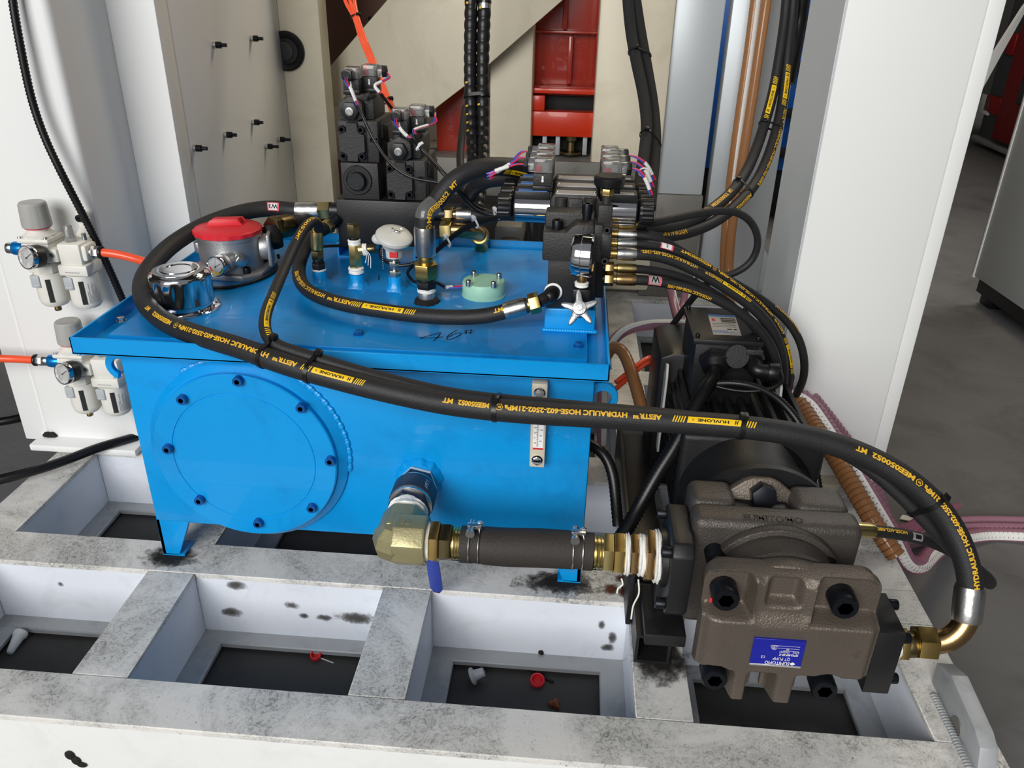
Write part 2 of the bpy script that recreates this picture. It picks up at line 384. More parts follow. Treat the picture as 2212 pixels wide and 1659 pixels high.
def rect(bm, x0, x1, y0, y1, sh=0, mi=0):
    f = bm.faces.new([bm.verts.new(p) for p in ((x0-sh, y0, 0), (x1-sh, y0, 0), (x1+sh, y1, 0), (x0+sh, y1, 0))]); f.material_index = mi
def hose_tag(parent, path, R, pa, pb, h, fac, name='brand_band', stripes=(5, 5)):
    """yellow brand band with slanted stripes at both ends and dark lettering"""
    a, b = path.near(*pa), path.near(*pb); Ln = abs(b-a); W = Wrap(path, R, a, 1 if b > a else -1, fac)
    bm = bmesh.new(); t = bmesh.new(); sw = Ln*.015; e = Ln*.16
    for i in range(stripes[0]): rect(t, i*e/5, i*e/5+sw, -h/2, h/2, h*.18)
    for i in range(stripes[1]): rect(t, Ln-i*e/5-sw, Ln-i*e/5, -h/2, h/2, h*.18)
    rect(t, e+sw, Ln-e-sw, -h/2, h/2, h*.1); wrap_mesh(bm, t, W, .0003, hh=h*.55, ux=.006)
    o = obj(name, bm, 'band_yellow', parent, smooth=False)
    bm = bmesh.new(); t = bmesh.new(); me, x0, x1, y0, y1 = glyphs('HUVLONE', .035); t.from_mesh(me); wt = (Ln-2*e)*.56; k = h*.42/.69
    for v in t.verts: v.co = V(((v.co.x-x0)/(x1-x0)*wt+e+(Ln-2*e)*.24, v.co.y*k-h*.21, 0))
    me, x0, x1, y0, y1 = glyphs('®', 0); g = bmesh.new(); g.from_mesh(me); k2 = h*.5
    for v in g.verts: v.co = V(((v.co.x-x0)*k2+e+(Ln-2*e)*.86, v.co.y*k2-h*.2, 0))
    lx = e+(Ln-2*e)*.08
    for q in ((0, .12, -.32, .32), (.3, .42, -.32, .32), (.1, .34, -.05, .07)): rect(g, lx+q[0]*h*1.1, lx+q[1]*h*1.1, q[2]*h, q[3]*h, h*.08)
    m2 = bpy.data.meshes.new('t'); g.to_mesh(m2); g.free(); t.from_mesh(m2); bpy.data.meshes.remove(m2)
    wrap_mesh(bm, t, W, .0006, hh=h*.5); p = obj('brand_lettering', bm, 'ink_black', parent, smooth=False)
    return o
def corr_tube(mb, path, R, pitch=.005, depth=.0012, seg=14, a=0, b=None):
    """corrugated conduit"""
    b = path.len if b is None else b; n = max(4, int((b-a)/pitch)*2); pts = [path.at(a+(b-a)*i/n)[0] for i in range(n+1)]
    mb.tube(pts, lambda k, m: R-(depth if k % 2 else 0), seg)
# ---------------------------------------------------------------- the hall
FLZ = -.126
def struct(name, mb, m): return tag(mb.build(name, m), kind='structure')
fl_o = struct('floor', MB().box(-6, 7, -5, 8.5, FLZ-.1, FLZ), 'floor_concrete')
MB().box(-.93, .53, .64, 2.2, FLZ, FLZ+.0006).build('stain_and_shade', 'oily_shaded_floor', fl_o)  # dark film: shade under the frame painted in, together with oil staining
struct('wall_back', MB().box(-6, 7, 8.4, 8.55, FLZ, 5), 'wall_dark')
struct('wall_left', MB().box(-6.15, -6, -2.5, 8.5, FLZ, 5), 'wall_dark')
struct('wall_right', MB().box(7, 7.15, -4, 8.5, FLZ, 5), 'wall_dark')
struct('ceiling', MB().box(-6, 7, .2, 8.5, 5, 5.1), 'wall_dark')
# ---------------------------------------------------------------- welded base frame
FR = thing('machine_base_frame', 'white painted channel steel base frame with scuffed top under the blue tank and pump', 'frame', (-.2, .95, FLZ))
RX = [(-.935, -.862), (-.607, -.534), (-.248, -.176), (.110, .180), (.465, .538)]
RY = [(.632, .702), (.904, .974), (1.216, 1.30), (1.62, 1.69), (2.16, 2.24)]
def beam_x(x0, x1, y0, y1, ledge_f=True, ledge_b=True):
    b = MB(); b.box(x0, x1, y0, y1, -.009, 0, bev=.0012, seg=1)
    b.box(x0, x1, y0+.0015, y0+.010, -.112, -.009, mi=1); b.box(x0, x1, y1-.010, y1-.0015, -.112, -.009, mi=1)
    b.box(x0, x1, y0-(.024 if ledge_f else 0), y1+(.012 if ledge_b else 0), -.1225, -.112, bev=.002, seg=1, mi=2)
    return b.build('beam', ['frame_scuffed', 'white_paint' if y0 < .7 else 'beam_web', 'lug_gray'], FR)
def beam_y(x0, x1, y0, y1, lo=.034):
    b = MB(); b.box(x0, x1, y0+.0006, y1-.0006, -.009, -.0005, bev=.0012, seg=1)
    b.box(x0+.0015, x0+.010, y0, y1, -.112, -.009, mi=1); b.box(x1-.010, x1-.0015, y0, y1, -.112, -.009, mi=1)
    b.box(x0-lo, x1+lo, y0-.02, y1+.02, -.122, -.1125, bev=.002, seg=1, mi=2)
    return b.build('beam', ['frame_scuffed', 'beam_web', 'lug_gray'], FR)
for i, (a, b) in enumerate(RY): beam_x(-.935, .538, a, b, i > 0)
for (y0, y1) in zip([r[1] for r in RY], [r[0] for r in RY][1:]):
    for k, (a, b) in enumerate(RX): 
        if y0 > 1.5 and k == 2: continue
        beam_y(a, b, y0, y1)
# lifting lug welded at the front right corner
b = MB(); b.prism([(.655, -.09), (.655, -.02), (.672, .028), (.69, .036), (.765, .045), (.80, .03), (.79, -.09)], (.496, 0, 0), (0, 1, 0), (0, 0, 1), (.021, 0, 0), bev=.0015)
lug = b.build('lifting_lug', 'lug_gray', FR)
b = MB(); b.cyl((.4945, .722, .004), (.5185, .722, .004), .0125, seg=24); b.build('lug_hole', 'bed_gray', lug)
b = MB()
for i in range(26): b.sphere((.490, .668+i*.0042, .0005), .0045, 1.2, .7, .6, u=8, v=6)
b.build('weld_bead', 'lug_gray', lug)
# scorched weld patches where the tank feet and the motor rail are welded down
for (x, y, rx, ry, z) in ((-.588, .936, .060, .036, .0006), (.010, .938, .085, .034, .0006), (.148, .800, .055, .060, .0006), (.150, .90, .05, .14, .0007)):
    b = MB(); b.lathe([(0, .0002), (1, .0002), (1, 0)], (0, 0, 0), seg=40); bmesh.ops.transform(b.bm, matrix=Matrix.Translation((x, y, z)) @ Matrix.Diagonal((rx, ry, 1, 1)), verts=b.bm.verts)
    tag(b.build('scorch_mark', 'soot_fade', FR), 'black scorched weld patch')
b = MB()
p = U(150, 1632, y=.6315)
b.sphere(p, .007, .9, .25, 1.1, u=12, v=8); b.sphere(p+V((.006, 0, -.009)), .006, 1, .25, 1.2, u=12, v=8); b.sphere(p+V((.012, 0, -.016)), .005, 1.3, .2, .9, u=12, v=8)
b.build('burnt_weld_spot', 'soot', FR)
for px, py, rx, rz in ((508, 1264, .024, .012), (500, 1322, .022, .012), (628, 1308, .016, .010), (655, 1330, .012, .007), (700, 1335, .016, .009), (770, 1335, .045, .016), (130, 1262, .008, .008), (1300, 1350, .007, .012), (1322, 1378, .009, .014), (1312, 1400, .014, .010)):
    p = U(px, py, y=.9042); b = MB(); b.lathe([(0, 0), (1, 0), (1, -.0001)], (0, 0, 0), (0, -1, 0), 24); bmesh.ops.transform(b.bm, matrix=Matrix.Translation(p) @ Matrix.Diagonal((rx, 1, rz, 1)), verts=b.bm.verts); b.build('smudge', 'smudge', FR)
for px, py, r in ((1320, 1272, .018), (1345, 1280, .014), (1340, 1250, .012)):
    p = U(px, py, z=.0008); b = MB(); b.lathe([(0, .0002), (1, .0002), (1, 0)], (0, 0, 0), seg=24); bmesh.ops.transform(b.bm, matrix=Matrix.Translation(p) @ Matrix.Diagonal((r, r, 1, 1)), verts=b.bm.verts); b.build('rust_stain', 'rust_stain', FR)
# ---------------------------------------------------------------- oil tank
TX0, TX1, TY0, TY1, TZ0, TZ1 = -.600, .041, .940, 1.405, .064, .350
LZ = .360          # top of the lid plate
TK = thing('hydraulic_oil_tank', 'bright blue welded steel oil tank with round bolted cover and four short legs', 'tank', (-.28, 1.17, 0))
MB().box(TX0, TX1, TY0, TY1, TZ0, TZ1, bev=.003).build('tank_body', 'tank_blue', TK)
for sx in (0, 1):
    for sy in (0, 1):
        b = MB(); x = TX1 if sx else TX0; d = -1 if sx else 1; y = TY1 if sy else TY0; e = -1 if sy else 1
        poly = [(0, .068), (d*.052, .068), (d*.026, .002), (0, .002)]
        b.prism(poly, (x, y, 0), (1, 0, 0), (0, 0, 1), (0, e*.006, 0), bev=.0008, seg=1)
        b.prism([(0, .068), (e*.052, .068), (e*.026, .002), (0, .002)], (x, y, 0), (0, 1, 0), (0, 0, 1), (d*.006, 0, 0), bev=.0008, seg=1)
        b.box(min(x, x+d*.034), max(x, x+d*.034), min(y, y+e*.034), max(y, y+e*.034), 0, .004)
        b.build('leg', 'tank_blue', TK)
# drip tray: floor plate with an upstanding rim
X0, X1, Y0, Y1 = -.648, .058, .914, 1.435
b = MB(); b.box(X0, X1, Y0, Y1, .3495, .352)
for q in ((X0, X1, Y0, Y0+.003), (X0, X1, Y1-.003, Y1), (X0, X0+.003, Y0, Y1), (X1-.003, X1, Y0, Y1)):
    b.box(*q, .3495, .3735, bev=.0008, seg=1)
b.build('drip_tray', 'tank_blue', TK)
b = MB(); b.box(-.622, .030, .957, 1.425, .3521, LZ, bev=.0012, seg=1); b.build('lid_plate', 'tank_lid_blue', TK)
def bolt_hex(name, p, r, h, m, parent, up=(0, 0, 1)):
    b = MB(); p = V(p); up = V(up); b.cyl(p, p+up*h*.18, r*1.35, seg=20); b.hexn(p+up*h*.15, p+up*h, r); return b.build(name, m, parent)
for px, py in ((262, 693), (775, 722), (1250, 748), (1262, 618)):
    bolt_hex('lid_bolt', U(px, py, z=LZ), .0056, .006, 'bolt_blue' if px > 300 else 'steel', TK)
# round inspection cover
cc = V((-.437, TY0, .199))
b = MB(); b.lathe([(0, 0), (.142, 0), (.142, .004), (.1325, .012), (0, .012)], cc, (0, -1, 0), 72); fl = b.build('cover_flange', 'tank_blue', TK)
b = MB(); b.lathe([(0, .012), (.1300, .012), (.1300, .0195), (.1285, .021), (.103, .021), (.1022, .0198), (.1005, .0198), (.0995, .021), (0, .021)], cc, (0, -1, 0), 96)
cv = b.build('round_cover', 'tank_blue', TK)
b = MB()
for i in range(92): a = math.radians(-8+i*1.45); b.sphere(cc+V((.1432*math.cos(a), -.001, .1432*math.sin(a))), .0040+.0008*math.sin(i*1.7), 1.1, .8, 1.1, u=8, v=5)
b.build('weld_bead', 'tank_blue', TK)
def cap_screw(name, p, ax, r, h, parent, m='dark_bolt', hexr=.52, seg=20):
    """socket head cap screw with a hexagon socket"""
    p, ax = V(p), V(ax).normalized(); b = MB()
    b.lathe([(r, 0), (r, h*.9), (r*.9, h), (r*hexr*1.06, h)], p, ax, seg)
    b.lathe([(r*hexr*1.06, h), (r*hexr*.93, h*.98), (r*hexr*.9, h*.45), (0, h*.42)], p, ax, 6)
    return b.build(name, m, parent)
for px, py in ((512, 825), (649, 883), (712, 998), (672, 1100), (556, 1133), (429, 1083), (360, 972), (391, 865)):
    p = U(px, py, y=TY0-.028); p.y = TY0-.021; cap_screw('cover_bolt', p, (0, -1, 0), .0068, .0085, cv, 'bolt_blue')
# lifting hooks cut from plate on both sides
def hook(x, d, z):
    o = [(0, .02)]
    for i in range(9): a = PI/2-i*PI/8*1.15; o.append((d*(.018+.018*math.cos(a)), .002+.018*math.sin(a)))
    for i in range(7): a = -1.1+i*.62; o.append((d*(.019+.0085*math.cos(-1.0+i*.62)), .0+.0085*math.sin(-1.0+i*.62)))
    return o
def hook_plate(x, d, z, y, name):
    pts = []
    R, r = .0225, .0115
    for i in range(13): a = math.radians(120-i*190/12); pts.append((d*(.012+R*math.cos(a)), R*math.sin(a)))
    for i in range(11): a = math.radians(-70+i*215/10); pts.append((d*(.014+r*math.cos(a)), r*math.sin(a)-.001))
    pts = [(0, R)]+[p for p in pts if p[0]*d > 0.0005]+[(0, .002)]
    b = MB(); b.prism(pts, (x, y, z), (1, 0, 0), (0, 0, 1), (0, .008, 0), bev=.0008, seg=1); return b.build(name, 'tank_blue', TK)
hook_plate(TX1-.001, 1, .305, .955, 'lifting_hook'); hook_plate(TX0+.001, -1, .315, .955, 'lifting_hook')
# weld sockets, filter rests
SOCK = [(692, 612), (772, 618), (855, 624)]
for px, py in SOCK:
    b = MB(); b.lathe([(.017, 0), (.0145, .004), (.0112, .008), (.0108, .021), (.0085, .0215), (0, .0215)], U(px, py, z=LZ), seg=20, wob=lambda a, h: 1+.12*math.sin(5*a)*(1 if h < .006 else 0)); b.build('weld_socket', 'tank_blue', TK)
def sq_tube(x0, x1, y0, y1, z0, z1, t=.003):
    b = MB(); b.box(x0, x1, y0, y1, z0, z0+t); b.box(x0, x1, y0, y1, z1-t, z1); b.box(x0, x0+t, y0, y1, z0+t, z1-t); b.box(x1-t, x1, y0, y1, z0+t, z1-t); return b
for xa in (-.408, -.272):
    sq_tube(xa, xa+.030, 1.335, 1.42, LZ, LZ+.028).build('square_tube_rest', 'tank_blue', TK)
b = MB(); q = U(1178, 700, z=LZ); b.box(-.031, .040, 1.046, 1.25, LZ, LZ+.034, bev=.002); pad = b.build('manifold_pad', 'tank_blue', TK)
b = MB()
for i in range(20): b.sphere((-.030+i*.0037, 1.046, LZ+.002), .0045, 1, .8, .7, u=8, v=6)
b.build('weld_bead', 'tank_blue', pad)
# marker writing on the lid
b = bmesh.new()
def stroke(bm, pts, wd, nrm, lift):
    pts = [V(p) for p in pts]; nrm = V(nrm); prev = None
    for i, p in enumerate(pts):
        T = (pts[min(i+1, len(pts)-1)]-pts[max(0, i-1)]).normalized(); s = nrm.cross(T)*wd/2
        cur = (bm.verts.new(p+s+nrm*lift), bm.verts.new(p-s+nrm*lift))
        if prev: bm.faces.new((prev[0], prev[1], cur[1], cur[0]))
        prev = cur
for st in ([(949, 718), (940, 722), (925, 726), (907, 731), (925, 730), (945, 729), (957, 728)], [(952, 719), (945, 729), (936, 737)],
           [(988, 713), (975, 720), (966, 728), (967, 734), (978, 732), (990, 726), (997, 721), (990, 719), (978, 723), (969, 729)],
           [(1002, 716), (1014, 713), (1026, 715)], [(1001, 720), (1014, 718), (1024, 719)], [(1008, 713), (1006, 722)], [(1018, 712), (1016, 722)],
           [(819, 594), (818, 606)]):
    stroke(b, spline([U(x, y, z=LZ) for x, y in st], .003), .0017, (0, 0, 1), .0003)
obj('marker_writing', b, 'ink_black', TK, smooth=False)
# ---------------------------------------------------------------- background: press, columns, cabinets
def corner_box(b, x0, x1, y0, y1, z0, z1, r=.006, mi=0): return b.box(x0, x1, y0, y1, z0, z1, bev=r, seg=3, mi=mi)
# left machine column, folded sheet steel
LC = thing('machine_side_column', 'tall white folded sheet steel column with air regulators on its front', 'column', (-.85, 1.6, FLZ))
b = MB(); corner_box(b, -.974, -.783, 1.24, 1.41, -.0, 1.7, .012); b.build('front_panel', 'panel_paint', LC)
b = MB(); b.box(-1.02, -.9735, 1.247, 1.255, -.0, 1.7, bev=.001); b.box(-.976, -.971, 1.246, 1.26, 0, 1.7); b.build('edge_flange', 'panel_paint', LC)
b = MB(); b.box(-.99, -.70, 1.40, 1.445, -.14, 1.7, bev=.002); b.build('middle_panel', 'panel_paint', LC)
sp = MB().box(-.99, -.70, 1.4455, 1.985, -.14, 1.7, bev=.003).build('side_panel', 'panel_paint', LC)
b = MB(); b.box(-.72, -.605, 1.9855, 2.05, -.14, 1.7, bev=.002); olive = b.build('rear_panel', 'cream_paint', LC)
for px, py, L in ((462, 97, .02), (543, 83, .02), (486, 291, .018), (546, 264, .016), (419, 320, .02), (575, 316, .026), (602, 301, .026)):
    p = U(px, py, x=-.699); b = MB(); b.cyl(p, p+V((.005, 0, 0)), .0065, seg=16, mi=1); b.cyl(p+V((.004, 0, 0)), p+V((.014, 0, 0)), .0062, seg=16); b.cyl(p+V((.013, 0, 0)), p+V((.013+L*.6, 0, 0)), .0035, seg=12)
    b.build('stud', ['dark_bolt', 'ferrule_steel'], sp)
p = U(622, 110, y=1.984); b = MB(); b.lathe([(0, 0), (.044, 0), (.044, .006), (.040, .009), (.03, .006), (.028, .004), (0, .004)], p+V((-.004, 0, 0)), (0, -1, 0), 40); fn = b.build('round_fan', 'plastic_black', olive)
b = MB(); b.lathe([(0, .004), (.02, .004), (.02, .0075), (0, .0085)], p+V((-.006, 0, 0)), (0, -1, 0), 24); b.build('fan_hub', 'cast_black', fn)
# press in the middle background
PY = 2.2
PR = thing('forming_press', 'cream and orange red press with a slanting brace behind the tank', 'press', (0, PY+.2, FLZ))
def pxbox(tl, br, y, d, name, m, parent, bev=.003, zlo=None):
    a, c = U(*tl, y=y), U(*br, y=y); z0 = c.z if zlo is None else zlo
    return MB().box(a.x, c.x, y, y+d, z0, a.z, bev=bev).build(name, m, parent)
def pxpoly(pts, y, d, name, m, parent, bev=.003):
    P = [U(*p, y=y) for p in pts]; return MB().prism([(p.x, p.z) for p in P], (0, y, 0), (1, 0, 0), (0, 0, 1), (0, d, 0), bev=bev).build(name, m, parent)
pxpoly([(836, -260), (1290, -260), (1216, 0), (1058, 138), (1004, 186), (905, 262), (905, 345), (724, 345), (722, 300), (706, 250), (705, 152), (836, 0)], PY-.06, .04, 'slanting_brace', 'cream_paint', PR)
pxbox((1060, -260), (1146, 345), PY, .1, 'left_upright', 'cream_paint', PR, .008, zlo=.02)
pxbox((1313, -260), (1424, 385), PY-.02, .1, 'right_upright', 'cream_paint', PR, .008, zlo=.02)
ra = pxbox((1130, -260), (1320, 300), PY+.08, .05, 'red_slide', 'dark_red_paint', PR)
for tl, br in (((1140, 64), (1318, 76)), ((1140, 184), (1318, 194)), ((1228, -260), (1238, 64)), ((1228, 77), (1238, 183)), ((1140, -260), (1150, 184)), ((1308, -260), (1318, 184))):
    a, c = U(*tl, y=PY+.05), U(*br, y=PY+.05); vert = tl[0]+40 > br[0]
    MB().box(a.x, c.x if not vert else a.x+.013, PY+(.05 if not vert else .053), PY+.0795, c.z, a.z, bev=.004).build('slide_rib', 'dark_red_paint', ra)
b = MB()
for tl, br in (((1145, 190), (1306, 206)), ((1145, 206), (1176, 240)), ((1292, 206), (1306, 330)), ((1145, 240), (1296, 298))):
    a, c = U(*tl, y=PY+.02), U(*br, y=PY+.02); b.box(a.x, c.x, PY+.02, PY+.07, c.z, a.z, bev=.002)
b.build('lower_crosshead', 'orange_red_paint', PR)
pxbox((940, 170), (1062, 330), PY+.06, .05, 'red_guard', 'dark_red_paint', PR)
pxbox((1140, 298), (1310, 345), PY+.09, .05, 'die_gap', 'dark_gap', PR); pxbox((1170, 206), (1300, 242), PY+.075, .03, 'die_gap', 'dark_gap', PR)
pxbox((900, 338), (1402, 366), PY-.03, .45, 'press_table', 'bed_gray', PR, zlo=.2); 
pxbox((905, 366), (1300, 440), PY-.028, .4, 'table_apron', 'alu_gray', PR, zlo=.02)
p = U(1232, 331, y=PY+.04); b = MB(); b.lathe([(.03, 0), (.03, .006), (.012, .008), (.010, .03), (.016, .034), (.016, .045), (0, .045)], p, seg=24); b.build('die_stud', 'dark_zinc', PR)
for px in (1176, 1204, 1262, 1290):
    q = U(px, 332, y=PY+.05); MB().box(q.x-.006, q.x+.006, PY+.03, PY+.06, q.z, q.z+.05, bev=.001).build('die_block', 'lug_gray', PR)
p = U(726, 272, y=PY-.07); b = MB(); b.lathe([(0, 0), (.05, 0), (.05, .012), (.03, .014), (.03, .022), (0, .022)], p, (0, -1, 0), 40); rf = b.build('round_flange', 'cream_paint', PR)
for a in (2.3, 4.1, .8): cap_screw('flange_bolt', p+V((.04*math.cos(a), -.012, .04*math.sin(a))), (0, -1, 0), .006, .005, rf, 'steel')
# dark red-brown panel behind the brace, upper left
s = MB(); a, c = U(683, -60, y=2.5), U(860, 345, y=2.5); s.box(a.x, c.x, 2.5, 2.54, .0, a.z)
rp_ = thing('brown_guard_panel', 'dark brown red guard panel behind the slanting cream brace', 'panel', (a.x+.1, 2.52, 0)); s.build('panel_sheet', 'brown_panel', rp_)
for px, py in ((693, 18), (696, 55), (801, 40), (846, 3)):
    p = U(px, py, y=2.5); MB().cyl(p, p+V((0, -.012, 0)), .006, seg=12).build('panel_bolt', 'dark_bolt', rp_)
# white cabinet block glimpsed below the brace
b = MB(); a, c = U(905, 250, y=2.42), U(945, 335, y=2.42); b.box(a.x, c.x+.02, 2.42, 2.5, c.z, a.z, bev=.003)
single('junction_box', b, 'panel_paint', 'pale gray box glimpsed under the slanting brace beside the red guard', 'box')
# right hand white pillar
MB().box(-.985, -.78, 1.205, 1.31, .0005, .014, bev=.003).build('foot_plate', 'white_paint', LC)
b = MB()
for i in range(6): b.sphere((-.970+.003*i, 1.237, .017+.003*math.sin(i*1.9)), .0055, 1.2, .8, .8, u=9, v=6)
b.build('burnt_weld', 'soot', LC)
RP = thing('white_pillar', 'tall white sheet steel pillar standing on the frame right of the motor', 'pillar', (.47, 1.36, 0))
MB().box(.366, .555, 1.265, 1.46, 0, 1.7, bev=.004).build('pillar_body', 'panel_paint', RP)
MB().box(.3635, .3657, 1.268, 1.458, .012, 1.7, bev=.0008, seg=1).build('side_shade_sheet', 'side_shade_gray', RP)  # added sheet whose gray paints the shade on the pillar's side face
MB().box(.5545, .578, 1.2655, 1.46, 0, 1.7, bev=.003).build('corner_strip', 'panel_paint', RP)
MB().box(.345, .50, 1.235, 1.47, 0, .012, bev=.002).build('foot_plate', 'cream_paint', RP)
# gray posts farther back
g = thing('gray_post', 'pale gray square post right of the cream press upright', 'post', (.25, 2.25, .2))
a, c = U(1452, -60, y=2.2), U(1516, 422, y=2.2); MB().box(a.x, c.x, 2.2, 2.36, c.z, a.z, bev=.004).build('post_body', 'post_gray', g)
MB().box(a.x-.03, a.x-.004, 2.22, 2.3, c.z+.04, a.z, bev=.002).build('dark_side_strip', 'bed_gray', g)
MB().box(a.x-.01, c.x+.003, 2.19, 2.4, .002, c.z, bev=.003).build('post_bracket', 'bed_gray', g)
g = thing('gray_post', 'second gray post behind the brown ribbed hoses', 'post', (.43, 2.25, 0))
a, c = U(1592, -60, y=2.24), U(1642, 640, y=2.24); MB().box(a.x, c.x-.01, 2.24, 2.29, 0, a.z, bev=.004).build('post_body', 'post_gray', g)
MB().box(a.x-.012, c.x+.03, 2.2, 2.44, 0, .01, bev=.002).build('foot_plate', 'lug_gray', g)
b = MB(); q = U(1655, 640, z=0); b.prism([(0, 0), (.09, 0), (0, .13)], (c.x-.01, 2.25, .01), (1, 0, 0), (0, 0, 1), (0, .02, 0), bev=.002); b.build('gusset', 'post_gray', g)
# blue machine with dark rails behind the posts
BM = thing('blue_machine', 'saturated blue machine body with dark rails seen between the gray posts', 'machine', (.95, 3.7, FLZ))
a, c = U(1520, -80, y=3.6), U(1790, 372, y=3.6); MB().box(a.x, c.x+.3, 3.6, 4.2, c.z, a.z+.2, bev=.004).build('blue_body', 'machine_blue', BM)
for px, py in ((1700, 143), (1700, 246), (1700, 332)):
    q = U(px, py, y=3.5); MB().box(q.x-.1, q.x+.5, 3.5, 3.54, q.z-.018, q.z+.018, bev=.004).build('rail', 'dark_gap', BM)
MB().box(a.x+.05, c.x+.25, 3.65, 4.1, FLZ, c.z, bev=.004).build('machine_plinth', 'dark_gap', BM)
# gray cabinet far right
CB = thing('gray_control_cabinet', 'light gray cabinet on black feet at the far right edge', 'cabinet', (1.7, 2.6, FLZ))
p0, p1 = U(2098, 592, z=-.03), U(2240, 690, z=-.03)
ux = (p1-p0); ux.z = 0; ux.normalize(); uy = V((-ux.y, ux.x, 0))
if uy.dot(V((1, 1, 0))) < 0: uy = -uy
b = MB(); b.prism([(0, 0), (.9, 0), (.9, .7), (0, .7)], p0, ux, uy, (0, 0, 1.3), bev=.004); b.build('cabinet_body', 'cabinet_gray', CB)
b = MB(); b.prism([(.03, -.006), (.9, -.006), (.9, 0.002), (.03, 0.002)], p0+V((0, 0, .005)), ux, uy, (0, 0, 1.29), bev=.001); b.build('cabinet_door', 'cabinet_gray', CB)
b = MB(); b.prism([(.024, -.009), (.031, -.009), (.031, 0), (.024, 0)], p0+V((0, 0, .0)), ux, uy, (0, 0, 1.3)); b.build('door_edge_strip', 'white_paint', CB)
b = MB(); b.prism([(.02, .02), (.88, .02), (.88, .68), (.02, .68)], p0+V((0, 0, -.05)), ux, uy, (0, 0, .05)); b.build('base_plinth', 'plastic_black', CB)
for u_, v_ in ((0, .05), (.82, .05), (0, .6), (.82, .6)):
    b = MB(); b.prism([(u_, v_), (u_+.07, v_), (u_+.07, v_+.07), (u_, v_+.07)], V((p0.x, p0.y, FLZ)), ux, uy, (0, 0, -.08-FLZ), bev=.004); b.build('foot', 'plastic_black', CB)
# red and dark gray machine tool in the distance
RM = thing('red_machine_tool', 'distant dark gray and red machine tool seen past the white pillar', 'machine', (3, 6.3, FLZ))
f0 = U(2092, 312, z=FLZ); f1 = U(2212, 366, z=FLZ); ux2 = (f1-f0); ux2.z = 0; ux2.normalize(); uy2 = V((-ux2.y, ux2.x, 0))
if uy2.x < 0: uy2 = -uy2
def onplane(px, py, off=0):
    d = U(px, py, y=1)-CAM; t = (f0+uy2*off-CAM).dot(uy2)/d.dot(uy2); p = CAM+d*t; return (p-f0).dot(ux2), p.z
def slab(name, tl, br, off, th, m, zb=None, ub=None):
    u0, z1 = onplane(*tl); u1, z0 = onplane(*br); u1 = ub or u1; z0 = z0 if zb is None else zb
    b = MB(); b.prism([(u0, off), (u1, off), (u1, off+th), (u0, off+th)], V((f0.x, f0.y, z0)), ux2, uy2, (0, 0, z1-z0), bev=.008); return b.build(name, m, RM)
zb1 = onplane(2096, 290)[1]
b = MB(); b.prism([(0, 0), (2, 0), (2, .7), (0, .7)], f0+V((0, 0, .03)), ux2, uy2, (0, 0, zb1-FLZ-.03), bev=.01); b.build('machine_base', 'lug_gray', RM)
b = MB(); b.prism([(.03, .03), (2, .03), (2, .7), (.03, .7)], V((f0.x, f0.y, zb1)), ux2, uy2, (0, 0, 2.2), bev=.01); b.build('machine_housing', 'machine_gray', RM)
slab('red_door', (2252, -80), (2180, 312), -.02, .05, 'machine_red', ub=1.9); slab('red_panel', (2128, 203), (2148, 250), .012, .02, 'machine_red'); slab('white_handle', (2117, 202), (2127, 250), .012, .02, 'panel_paint'); slab('red_panel', (2176, 70), (2180, 120), .012, .02, 'machine_red')
slab('door_window', (2280, -40), (2230, 232), -.03, .02, 'smoke_window', ub=1.5)
# white sheet leaning behind the pillar
b = MB(); P = [U(2150, -20, y=3.4), U(2235, -20, y=3.4), U(2113, 212, y=3.4), U(2113, 120, y=3.4)]
P = [U(2240, -20, y=3.2), U(2106, 222, y=3.2), U(2100, 190, y=3.2), U(2212, 15, y=3.2)]
b.prism([(p.x, p.z) for p in P], (0, 3.2, 0), (1, 0, 0), (0, 0, 1), (0, .02, 0)); 
ws = b.build('sheet', 'panel_paint', tl := thing('leaning_white_sheet', 'white diagonal guard sheet in front of the red machine tool', 'panel', (P[1].x, 3.2, P[1].z)))
# ---------------------------------------------------------------- things on the tank lid
def nut_stack(items, o, ax, parent):
    """items: (name, kind, h0, h1, r, material) along an axis"""
    o, ax = V(o), V(ax).normalized()
    for nm, kind, h0, h1, r, m in items:
        b = MB(); p0, p1 = o+ax*h0, o+ax*h1
        if kind == 'hex': b.hexn(p0, p1, r, rot=.3)
        elif kind == 'tape':
            n = 5; L = h1-h0; b.lathe([(r*.8, 0)]+[(r*(1+.05*math.sin(i*2.4)), L*(i+.5)/n) for i in range(n)]+[(r*.8, L)], p0, ax, 20, wob=lambda a, h: 1+.035*math.sin(4*a+h*900))
        elif kind == 'cone': b.cyl(p0, p1, r[0], r[1], seg=28)
        elif kind == 'crimp':
            L = h1-h0; b.lathe([(r*.86, 0), (r*.97, L*.03), (r, L*.1), (r, L*.5), (r*1.01, L*.9), (r*.96, L*.985), (r*.9, L)], p0, ax, 32, wob=lambda a, h: 1+.012*math.cos(8*a))
        else: b.cyl(p0, p1, r, seg=28, bev=min(.0008, r*.08))
        b.build(nm, m, parent)
Z3 = V((0, 0, 1))
